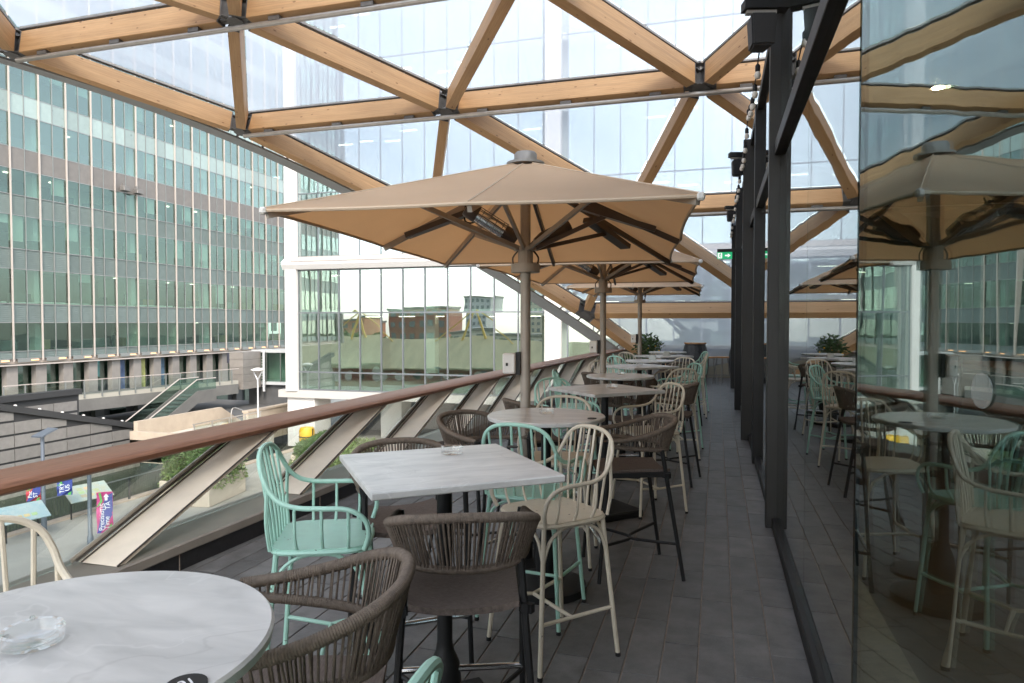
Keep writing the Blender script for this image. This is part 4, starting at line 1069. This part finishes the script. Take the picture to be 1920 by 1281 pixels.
TABLES = [(-1.076,.882),(-1.01,2.452),(-.97,3.94),(-.89,5.66),(-.96,7.12),(-.94,8.78),(-.93,10.1),(-.85,11.6),(-.88,13.1)]
TROT = [0,39,0,45,0,44,0,45,0]
names = ['round grey marble bar table nearest the viewer with a black number disc','square grey marble bar table with ashtray between the two nearest round tables','round grey marble bar table just in front of the nearest parasol pole','square marble bar table between the nearest and the second parasol poles','round marble bar table just in front of the second parasol pole','square marble bar table just beyond the second parasol pole','round marble bar table fourth from the far end','square marble bar table third from the far end','round marble bar table farthest down the terrace']
names[6] = 'round marble bar table third from the far end'; names[7] = 'square marble bar table second from the far end'
tr_ = make_table('round', names[0]); ts_ = make_table('square', names[1])
for i, ((x, y), rz) in enumerate(zip(TABLES, TROT)):
    src = tr_ if i % 2 == 0 else ts_
    o = src if i < 2 else copy_tree(src)
    o.location = (x,y,0); o.rotation_euler.z = R(rz); o['label'] = names[i]
# number disc on the nearest table
nd = thing('table_number', 'black table number disc marked 01 on the nearest round table', 'number disc', (-.765,.834,TZ), R(60))
MB().lathe([(.03,.0005),(.03,.004)], 28).build('disc', X['black'], nd)
text('lettering', '01', .026, X['signwhite'], nd, Matrix.Translation((0,0,.0048)))
for i, rz in ((2,20),(3,0)): pass
for (x, y, lab) in ((-.68,3.86,'small dark number disc at the right edge of the round table by the pole'),(-.86,2.87,'small dark number disc at the far corner of the nearest square table')):
    d = thing('table_number', lab, 'number disc', (x,y,TZ)); MB().lathe([(.026,.0005),(.026,.004)], 20).build('disc', X['black'], d)
# ashtrays
def make_ash(label):
    t = thing('ashtray', label, 'ashtray', (0,0,0), 0, 'clear glass ashtrays')
    MB().lathe([(.0,.004),(.036,.004),(.046,.010),(.049,.030),(.055,.032),(.058,.028),(.056,.004),(.050,.0005),(.0,.0005)], 40).build('dish', X['ashglass'], t, True)
    for k in range(3):
        a = k*2.09+.4; MB().box((.052*math.cos(a),.052*math.sin(a),.0325), (.016,.010,.006), Matrix.Rotation(a,3,'Z'), .002).build('rest', X['ashglass'], t)
    return t
a0 = make_ash('clear glass ashtray on the nearest round marble table')
for i, (x, y, lab) in enumerate(((-1.117,.87,None),(-1.06,2.66,'clear glass ashtray on the nearest square marble table'),(-.98,4.0,'clear glass ashtray on the round table by the nearest pole'),(-.84,5.72,'clear glass ashtray on the square table between the first two poles'),(-.96,7.2,'clear glass ashtray on the round table by the second pole'),(-.95,8.9,'clear glass ashtray on the square table beyond the second pole'))):
    o = a0 if i == 0 else copy_tree(a0); o.location = (x,y,TZ+.0005); o.rotation_euler.z = i*.7; o.scale = (.82,.82,.9)
    if lab: o['label'] = lab
# upright clear menu stands on the far tables
for (x, y, lab) in ((-.9,10.15,'small clear menu block on the third round table from the end'),(-.8,11.65,'small clear menu block on the second table from the end')):
    mh = thing('menu_block', lab, 'menu holder', (x,y,TZ), 0, 'clear menu blocks'); MB().box((0,0,.035), (.10,.05,.07), None, .004).build('block', X['frost'], mh); MB().box((0,0,.003), (.13,.07,.006)).build('foot', X['frost'], mh)

# ---------------------------------------------------------------- chairs (local: sitter faces +y)
SZ = .68
def make_spindle(label, m, nm):
    t = thing('spindle_bar_chair', label, 'bar chair', (0,0,0), 0, nm)
    side = [(.215,.185,SZ),(.238,.205,SZ+.07),(.245,.185,SZ+.135),(.245,.12,SZ+.172),(.242,.02,SZ+.178),(.236,-.07,SZ+.182),(.222,-.14,SZ+.20),(.207,-.185,SZ+.24),(.196,-.212,SZ+.29),(.168,-.232,SZ+.345),(.105,-.245,SZ+.382),(0,-.25,SZ+.393)]
    left = [(-x,y,z) for (x,y,z) in side]; path = cr(side+left[::-1][1:], 5)
    MB().tube(path, .0105, 8).build('arm_hoop', m, t, True)
    # seat with rolled front
    poly = []
    for k in range(24):
        a = 2*math.pi*k/24; c, s = math.cos(a), math.sin(a); e = .42
        poly.append((.212*math.copysign(abs(c)**e, c), .20*math.copysign(abs(s)**e, s)))
    MB().prism(poly, SZ-.007, SZ+.007).build('seat', m, t)
    MB().tube([(x*1.0,y*1.0,SZ-.008) for x, y in poly], .010, 6, True).build('seat_rim', m, t, True)
    def hoop_at(x):
        best = min((p for p in path if p.z > SZ+.2), key=lambda p: abs(p.x-x)); return best
    for i in range(6):
        x = -.155+.062*i; top = hoop_at(x*1.02)
        MB().tube(cr([(x*.84,-.192,SZ), (x*.95,-.205,SZ+.15), tuple(top)], 4), .0068, 6).build('back_spindle', m, t, True)
    for s_ in (-1,1):
        # rear post of the back doubles the hoop down to the seat
        MB().tube(cr([(s_*.19,-.19,SZ),(s_*.205,-.20,SZ+.12),(s_*.205,-.195,SZ+.26)],4), .0085, 6).build('back_post', m, t, True)
        for y in (.125,.02,-.085):
            MB().tube(cr([(s_*.20,y*.95,SZ),(s_*.232,y,SZ+.06),(s_*.243,y,SZ+.175)],4), .0068, 6).build('arm_spindle', m, t, True)
    legs = {}
    for sx in (-1,1):
        for sy in (-1,1):
            a = Vector((sx*.180,sy*.168,SZ-.01)); b = Vector((sx*.232,sy*.225,.008)); legs[(sx,sy)] = (a,b)
            l = MB().tube([a,b], .0115, 8).build('leg', m, t, True)
            MB().tube([b+Vector((0,0,.012)),b-Vector((0,0,.008))], .013, 8).build('foot_cap', X['black'], l)
    def at(k, z):
        a, b = legs[k]; f = (a.z-z)/(a.z-b.z); return a.lerp(b, f)
    for k1, k2 in (((-1,1),(1,1)),((-1,-1),(1,-1)),((1,-1),(1,1)),((-1,-1),(-1,1))):
        p, q = at(k1,.50), at(k2,.50); c = (p+q)/2
        pts = [p, p.lerp(q,.10)+Vector((0,0,.10)), p.lerp(q,.30)+Vector((0,0,.152)), c+Vector((0,0,.160)), p.lerp(q,.70)+Vector((0,0,.152)), p.lerp(q,.90)+Vector((0,0,.10)), q]
        MB().tube(cr(pts,4), .0085, 6).build('arch_brace', m, t, True)
    for sx in (-1,1): MB().tube([at((sx,-1),.24), (at((sx,-1),.22)+at((sx,1),.22))/2+Vector((-sx*.05,0,-.005)), at((sx,1),.24)], .0095, 8).build('foot_rail', m, t, True)
    c1 = (at((-1,-1),.22)+at((-1,1),.22))/2+Vector((.05,0,-.005)); c2 = (at((1,-1),.22)+at((1,1),.22))/2-Vector((.05,0,.005))
    MB().tube([c1,c2], .0095, 8).build('cross_rail', m, t, True)
    return t
def make_wicker(label):
    t = thing('wicker_bar_chair', label, 'bar chair', (0,0,0), 0, 'dark brown rope bar chairs')
    T = [(.240,.205,.875),(.254,.08,.888),(.256,-.04,.912),(.236,-.145,.945),(.182,-.225,.972),(.095,-.268,.985),(0,-.278,.988)]
    Bm = [(.232,.20,.846),(.234,.08,.832),(.224,-.04,.820),(.196,-.13,.812),(.143,-.192,.808),(.072,-.224,.806),(0,-.232,.806)]
    mir = lambda q: q+[(-x,y,z) for (x,y,z) in q[::-1][1:]]
    pt = cr(mir(T), 36); pb = cr(mir(Bm), 36)
    MB().tube(pt, [.0174 if i % 2 else .0160 for i in range(len(pt))], 9).build('top_rail', X['rope'], t, True)
    MB().tube(pb, [.0148 if i % 2 else .0134 for i in range(len(pb))], 9).build('lower_rail', X['rope'], t, True)
    s = MB(); n = len(pt); rg = random.Random(5)
    i = 6
    while i < n-6:
        a, b = pt[i], pb[max(2, min(n-3, i+rg.choice((-2,-1,0,1))))]
        o = Vector((a.x,a.y,0)); o = o.normalized() if o.length > 0 else o
        s.tube([a+o*.012, (a+b)/2+o*.010, b+o*.008], .0034, 5, False, False)
        a2, b2 = pt[min(n-3,i+3)], pb[max(2, min(n-3, i+rg.choice((2,3,4))))]
        if rg.random() < .75: s.tube([a2-o*.010, (a2+b2)/2-o*.008, b2-o*.008], .0032, 5, False, False)
        i += 6
    st = s.build('rope_strands', X['rope'], t, True); st['kind'] = 'stuff'
    [MB().tube([(s_*.240,.212,.882),(s_*.232,.206,.838)], .022, 10).build('arm_end', X['black'], t) for s_ in (-1,1)]
    # seat sling
    V = []; F = []; nx, ny = 12, 8
    for a in range(nx+1):
        for b in range(ny+1):
            u, v = a/nx*2-1, b/ny*2-1; V.append((u*.192*(1+.06*v), v*.205, SZ+.012*abs(u)**3-.010*(1-u*u)-.018*max(0,v)**4))
    for a in range(nx):
        for b in range(ny): q = a*(ny+1)+b; F.append((q,q+ny+1,q+ny+2,q+1))
    o = len(V); V2 = [(x,y,z-.022) for x,y,z in V]; F2 = [tuple(reversed([k+o for k in f])) for f in F]
    per = [a*(ny+1) for a in range(nx+1)]+[nx*(ny+1)+b for b in range(1,ny+1)]+[a*(ny+1)+ny for a in range(nx-1,-1,-1)]+[b for b in range(ny-1,0,-1)]
    F3 = [(per[k],per[(k+1)%len(per)],per[(k+1)%len(per)]+o,per[k]+o) for k in range(len(per))]
    MB().add(V+V2,F+F2+F3).build('seat', X['sling'], t, True)
    for s_ in (-1,1):
        MB().bar((s_*.198,-.20,SZ-.02),(s_*.205,.20,SZ-.02),.022,.03).build('seat_rail', X['black'], t)
        a, b = Vector((s_*.232,.19,.845)), Vector((s_*.242,.255,.008)); MB().tube([a,b],[.013,.012],8).build('leg', X['black'], t, True)
        a2, b2 = Vector((s_*.19,-.15,.81)), Vector((s_*.245,-.275,.008)); MB().tube([a2,b2],[.014,.012],8).build('leg', X['black'], t, True)
        for y in (.17,-.16): MB().bar((s_*.19,y,SZ-.025),(s_*.228,y*1.18,SZ-.025),.024,.03).build('seat_bracket', X['black'], t)
        fp = a.lerp(b,.73); rp = a2.lerp(b2,.72)
        MB().tube(cr([fp, Vector((s_*.06,.03,.215)), Vector((0,0,.21))],4), .0095, 6).build('stretcher', X['black'], t, True)
        MB().tube(cr([rp, Vector((s_*.06,-.03,.215)), Vector((0,0,.212))],4), .0095, 6).build('stretcher', X['black'], t, True)
    MB().tube([(-.238,.236,.25),(.238,.236,.25)], .0125, 10).build('foot_bar', X['chrome'], t, True)
    return t
cream0 = make_spindle('', X['cream'], 'cream spindle bar chairs'); mint0 = make_spindle('', X['mint'], 'mint green spindle bar chairs'); wick0 = make_wicker('')
SRC = {'c':cream0,'m':mint0,'w':wick0}; used = set()
def chair(k, x, y, face, label):
    """face: heading in degrees of the sitter's gaze, 0 = +y, 90 = -x"""
    o = SRC[k] if k not in used else copy_tree(SRC[k]); used.add(k)
    o.location = (x,y,0); o.rotation_euler = (0,0,R(face)); o['label'] = label
def toward(x, y, tx, ty): return math.degrees(math.atan2(-(tx-x), ty-y))
CH = [
 ('c',-1.68,1.18,None,0,'cream spindle bar chair at the left edge behind the nearest round table'),
 ('w',-.985,1.425,110,0,'dark brown rope bar chair pulled up to the nearest round table'),
 ('m',-.665,.86,93,0,'mint bar chair only its hoop tip showing at the bottom edge'),
 ('w',-.857,2.247,22,1,'dark brown rope bar chair turning its back to the viewer'),
 ('m',-1.62,2.58,-66,1,'mint spindle bar chair seen from the side at the left of the nearest square table'),
 ('c',-.765,3.23,138,1,'cream spindle bar chair at the right of the nearest square table'),
 ('w',-1.42,2.98,None,1,'dark brown rope bar chair hidden behind the nearest square table'),
 ('m',-.97,3.62,-6,2,'mint spindle bar chair tucked under the near side of the round table by the pole'),
 ('w',-1.46,4.20,None,2,'dark brown rope bar chair between the round table and the railing'),
 ('c',-1.02,4.52,None,2,'cream spindle bar chair facing the viewer behind the round table by the pole'),
 ('w',-.53,4.42,112,2,'dark brown rope bar chair in the aisle by the round table at the pole'),
 ('c',-.55,5.90,128,3,'cream spindle bar chair in the aisle at the second square table'),
 ('m',-1.32,6.10,None,3,'mint spindle bar chair on the railing side of the second square table'),
 ('w',-1.35,5.28,None,3,'dark brown rope bar chair low behind the pole on the railing side'),
 ('w',-.88,6.72,None,4,'dark brown rope bar chair before the round table by the second pole'),
 ('w',-.46,7.05,None,4,'dark brown rope bar chair in the aisle by the second pole table'),
 ('m',-1.48,7.40,-85,4,'mint spindle bar chair sideways against the railing by the second pole'),
 ('c',-.50,8.20,None,5,'cream spindle bar chair edge-on in the aisle past the second pole'),
 ('m',-.47,9.00,120,5,'mint spindle bar chair in the aisle past the second pole'),
 ('w',-.95,8.25,None,5,'dark brown rope bar chair tucked under the square table past the second pole'),
 ('c',-1.38,9.20,None,5,'cream spindle bar chair on the railing side past the second pole'),
 ('w',-1.30,8.35,None,5,'dark brown rope bar chair on the railing side past the second pole'),
 ('c',-.58,10.35,150,6,'cream spindle bar chair at the third table from the end'),
 ('m',-1.38,10.9,None,7,'mint spindle bar chair on the railing side near the far end'),
 ('w',-.55,11.0,None,7,'dark brown rope bar chair in the aisle near the far end'),
 ('c',-.40,12.0,95,7,'cream spindle bar chair standing out in the aisle near the far end'),
 ('m',-.42,12.75,110,8,'mint spindle bar chair farthest down the aisle'),
 ('c',-1.40,12.3,None,8,'cream spindle bar chair on the railing side at the far end'),
 ('m',-1.42,11.5,None,7,'mint spindle bar chair by the farthest parasol pole'),
]
for (k, x, y, f, ti, lab) in CH:
    if f is None: f = toward(x, y, *TABLES[ti])
    chair(k, x, y, f, lab)

# ---------------------------------------------------------------- barrels, stools, plant at the far end
def barrel(x, y, label):
    t = thing('barrel_table', label, 'barrel', (x,y,0), 0, 'black barrels at the far end')
    n = 20; prof = []
    for i in range(13):
        z = i/12*1.02; prof.append((.27+.09*(1-((z-.51)/.51)**2), z))
    for k in range(n):
        V = []; F = []; a0, a1 = 2*math.pi*k/n+.008, 2*math.pi*(k+1)/n-.008
        for (r, z) in prof:
            for a in (a0,a1): V += [(r*math.cos(a),r*math.sin(a),z),((r-.03)*math.cos(a),(r-.03)*math.sin(a),z)]
        for i in range(len(prof)-1):
            q = i*4; F += [(q,q+2,q+6,q+4),(q+1,q+5,q+7,q+3),(q,q+4,q+5,q+1),(q+2,q+3,q+7,q+6)]
        MB().add(V,F).build('stave', X['barrel'], t)
    for z in (.07,.20,.34,.68,.82,.95):
        r = .27+.09*(1-((z-.51)/.51)**2)+.004; MB().lathe([(r-.01,z-.02),(r,z-.018),(r,z+.018),(r-.01,z+.02)], 28).build('hoop', mat('barrel_hoop', (.06,.065,.07), .4, .6) if 'barrel_hoop' not in bpy.data.materials else bpy.data.materials['barrel_hoop'], t, True)
    MB().lathe([(.24,.98),(.24,1.0)], 24).build('head', X['barrel'], t); MB().lathe([(.30,1.022),(.30,1.055)], 32).build('table_top', X['oakseat'], t)
barrel(-.56,19.2,'black oak barrel table with orange wood top at the far parapet, fully visible'); barrel(.66,19.3,'black oak barrel table partly hidden by the restaurant posts')
def stool(x, y, rz, label):
    t = thing('wooden_stool', label, 'stool', (x,y,0), R(rz), 'wooden bar stools by the barrels')
    MB().lathe([(.15,.685),(.17,.69),(.175,.715),(.165,.725)], 24).build('seat', X['oakseat'], t, True)
    for sx in (-1,1):
        for sy in (-1,1): MB().tube([(sx*.09,sy*.09,.69),(sx*.17,sy*.17,.008)], .009, 6).build('leg', X['steel'], t)
    for (a, b) in (((-1,-1),(1,-1)),((1,-1),(1,1)),((1,1),(-1,1)),((-1,1),(-1,-1))): MB().tube([(a[0]*.143,a[1]*.143,.24),(b[0]*.143,b[1]*.143,.24)], .007, 6).build('foot_ring', X['steel'], t)
stool(-.16,18.3,10,'wooden bar stool left of the pair in front of the barrels'); stool(.14,18.45,40,'wooden bar stool right of the pair in front of the barrels')
pl = thing('potted_shrub', 'leafy green shrub in a grey planter by the far end of the railing', 'plant', (-1.62,17.2,0))
MB().box((0,0,.3), (.55,.55,.6), None, .02).build('pot', mat('pot_grey', (.2,.19,.18), .7), pl)
for k in range(5):
    a = k*1.26; MB().tube(cr([(.05*math.cos(a),.05*math.sin(a),.58),(.12*math.cos(a),.12*math.sin(a),.9),(.22*math.cos(a),.22*math.sin(a),1.15)],4), [.012]*4+[.009]*4+[.006], 5).build('stem', X['bark'], pl)
V, F = leaves(900, (.42,.42,.36), .09, rl, 0, lambda p: p.length < .75+.25*math.sin(p.x*7+1)*math.sin(p.y*6)*math.cos(p.z*5)); MB().add([(v[0],v[1],v[2]+1.02) for v in V],F).build('foliage', X['leaf'], pl)
V, F = leaves(350, (.5,.35,.22), .10, rl, .5, lambda p: p.length < .9); MB().add([(v[0]-.22,v[1],v[2]+.66) for v in V],F).build('trailing_foliage', X['leaf'], pl)
for k in range(5): MB().lathe([(0,-.02),(.022,0),(0,.02)], 8, (rl.uniform(-.3,.35),-.25,rl.uniform(.8,1.05))).build('flower', mat('yellow_flower', (.8,.45,.02), .6) if k == 0 else bpy.data.materials['yellow_flower'], pl)

# ---------------------------------------------------------------- exit sign, speakers, festoon lights
ex = thing('exit_sign', 'green exit sign with running figure and white arrow on a black arm', 'sign', (.115,12.0,2.72))
MB().box((0,0,0), (.24,.03,.115)).build('panel', X['green'], ex)
MB().box((.12,.0,.085), (.48,.05,.05)).build('arm', X['black'], ex)
MB().box((-.075,-.0165,0), (.07,.003,.09)).build('door_symbol', X['exitwhite'], ex)
MB().prism([(.005,.012),(.05,.012),(.05,.035),(.095,0),(.05,-.035),(.05,-.012),(.005,-.012)], -.019, -.0155, 1).build('arrow', X['exitwhite'], ex)
rf = MB(); rf.lathe([(.008,-.0195),(.008,-.0185)], 10, (-.07,0,.033), Matrix.Rotation(R(90),3,'X')) if False else rf.box((-.068,-.0195,.034), (.014,.002,.014))
rf.bar((-.07,-.0195,.024),(-.078,-.0195,-.008),.003,.014,(1,0,0)); rf.bar((-.078,-.0195,-.006),(-.098,-.0195,-.032),.003,.008,(1,0,0)); rf.bar((-.078,-.0195,-.006),(-.058,-.0195,-.034),.003,.008,(1,0,0)); rf.bar((-.07,-.0195,.02),(-.05,-.0195,.006),.003,.007,(1,0,0)); rf.bar((-.072,-.0195,.02),(-.096,-.0195,.012),.003,.007,(1,0,0))
rf.build('running_figure', X['green'], ex)
def speaker(x, y, z, label):
    t = thing('speaker', label, 'speaker', (x,y,z), R(15), 'black speakers on the restaurant front')
    V = [(-.075,-.07,-.11),(.075,-.07,-.11),(.055,.09,-.11),(-.055,.09,-.11),(-.09,-.085,.10),(.09,-.085,.10),(.065,.10,.10),(-.065,.10,.10)]
    b = bmesh.new(); vv = [b.verts.new(v) for v in V]
    for f in ((0,3,2,1),(4,5,6,7),(0,1,5,4),(1,2,6,5),(2,3,7,6),(3,0,4,7)): b.faces.new([vv[i] for i in f])
    bmesh.ops.recalc_face_normals(b, faces=b.faces); bmesh.ops.bevel(b, geom=list(b.edges), offset=.012, segments=2, affect='EDGES')
    me = bpy.data.meshes.new('cabinet'); b.to_mesh(me); b.free(); me.materials.append(mat('speaker_black', (.022,.022,.024), .6, 0, .1, 40, .2, 300) if 'speaker_black' not in bpy.data.materials else bpy.data.materials['speaker_black']); link('cabinet', me, t)
    MB().box((.0,0,.13), (.20,.05,.02)).build('bracket', X['alu'], t); MB().box((.03,.0,.175), (.30,.10,.06)).build('mounting_beam', X['black'], t); MB().tube([(0,0,.14),(0,0,.10)], .02, 8).build('swivel', X['steel'], t)
for (x, y, z, lab) in ((.27,5.0,3.58,'black speaker nearest the viewer high on the restaurant front'),(.26,10.0,3.74,'second black speaker along the restaurant front'),(.26,15.0,3.82,'farthest black speaker along the restaurant front')): speaker(x,y,z,lab)
fs = thing('festoon_lights', 'black festoon cable with pale bulbs sagging along the restaurant front', 'string lights', (.30,5.1,3.85))
pts = []; q = 0
while q < 12:
    pts.append((0, q, -.16*abs(math.sin(q*math.pi/2.5))-.02)); q += .125
MB().tube(pts, .006, 5).build('cable', X['black'], fs, True)
sk = MB().lathe([(.016,-.065),(.02,-.055),(.02,-.015),(.008,0)], 10).mesh('bulb_socket', X['black'], True)
bl = MB().lathe([(0,-.125),(.018,-.118),(.026,-.098),(.022,-.075),(.014,-.062)], 12).mesh('bulb', mat('opal_bulb', (.75,.70,.62), .3), True)
q = .4
while q < 12:
    z = -.16*abs(math.sin(q*math.pi/2.5))-.02; s_ = link('bulb_socket', sk, fs, (0,q,z)); link('bulb', bl, s_, (0,0,0)); q += .42
# hairpin stools and a table inside, seen through the door glass
for i, (x, y, lab) in enumerate(((1.25,2.75,'teal hairpin stool with wooden seat nearest behind the door glass'),(1.7,3.2,'teal hairpin stool with wooden seat second behind the door glass'),(2.25,3.9,'teal hairpin stool with wooden seat by the bar counter'))):
    t = thing('hairpin_stool', lab, 'stool', (x,y,0), i*.5, 'hairpin stools inside the restaurant')
    MB().lathe([(.16,.735),(.18,.74),(.18,.765),(.17,.775)], 24).build('seat', X['oakseat'], t, True)
    for k in range(3):
        a = k*2.094; d = Vector((math.cos(a),math.sin(a),0)); s_ = Vector((-d.y,d.x,0))
        MB().tube(cr([d*.10+s_*.06+Vector((0,0,.74)), d*.24+s_*.025+Vector((0,0,.03)), d*.25+Vector((0,0,.012)), d*.24-s_*.025+Vector((0,0,.03)), d*.10-s_*.06+Vector((0,0,.74))],4), .007, 6).build('hairpin_leg', mat('teal_metal', (.10,.25,.25), .4) if 'teal_metal' not in bpy.data.materials else bpy.data.materials['teal_metal'], t, True)
it = thing('inside_table', 'grey table inside the restaurant behind the door glass', 'table', (1.55,2.35,0), R(20))
MB().box((0,0,.98), (.7,.7,.03), None, .006).build('table_top', X['marble'], it); MB().lathe([(.2,0),(.2,.03),(.03,.05),(.03,.96)], 20).build('column', X['black'], it)
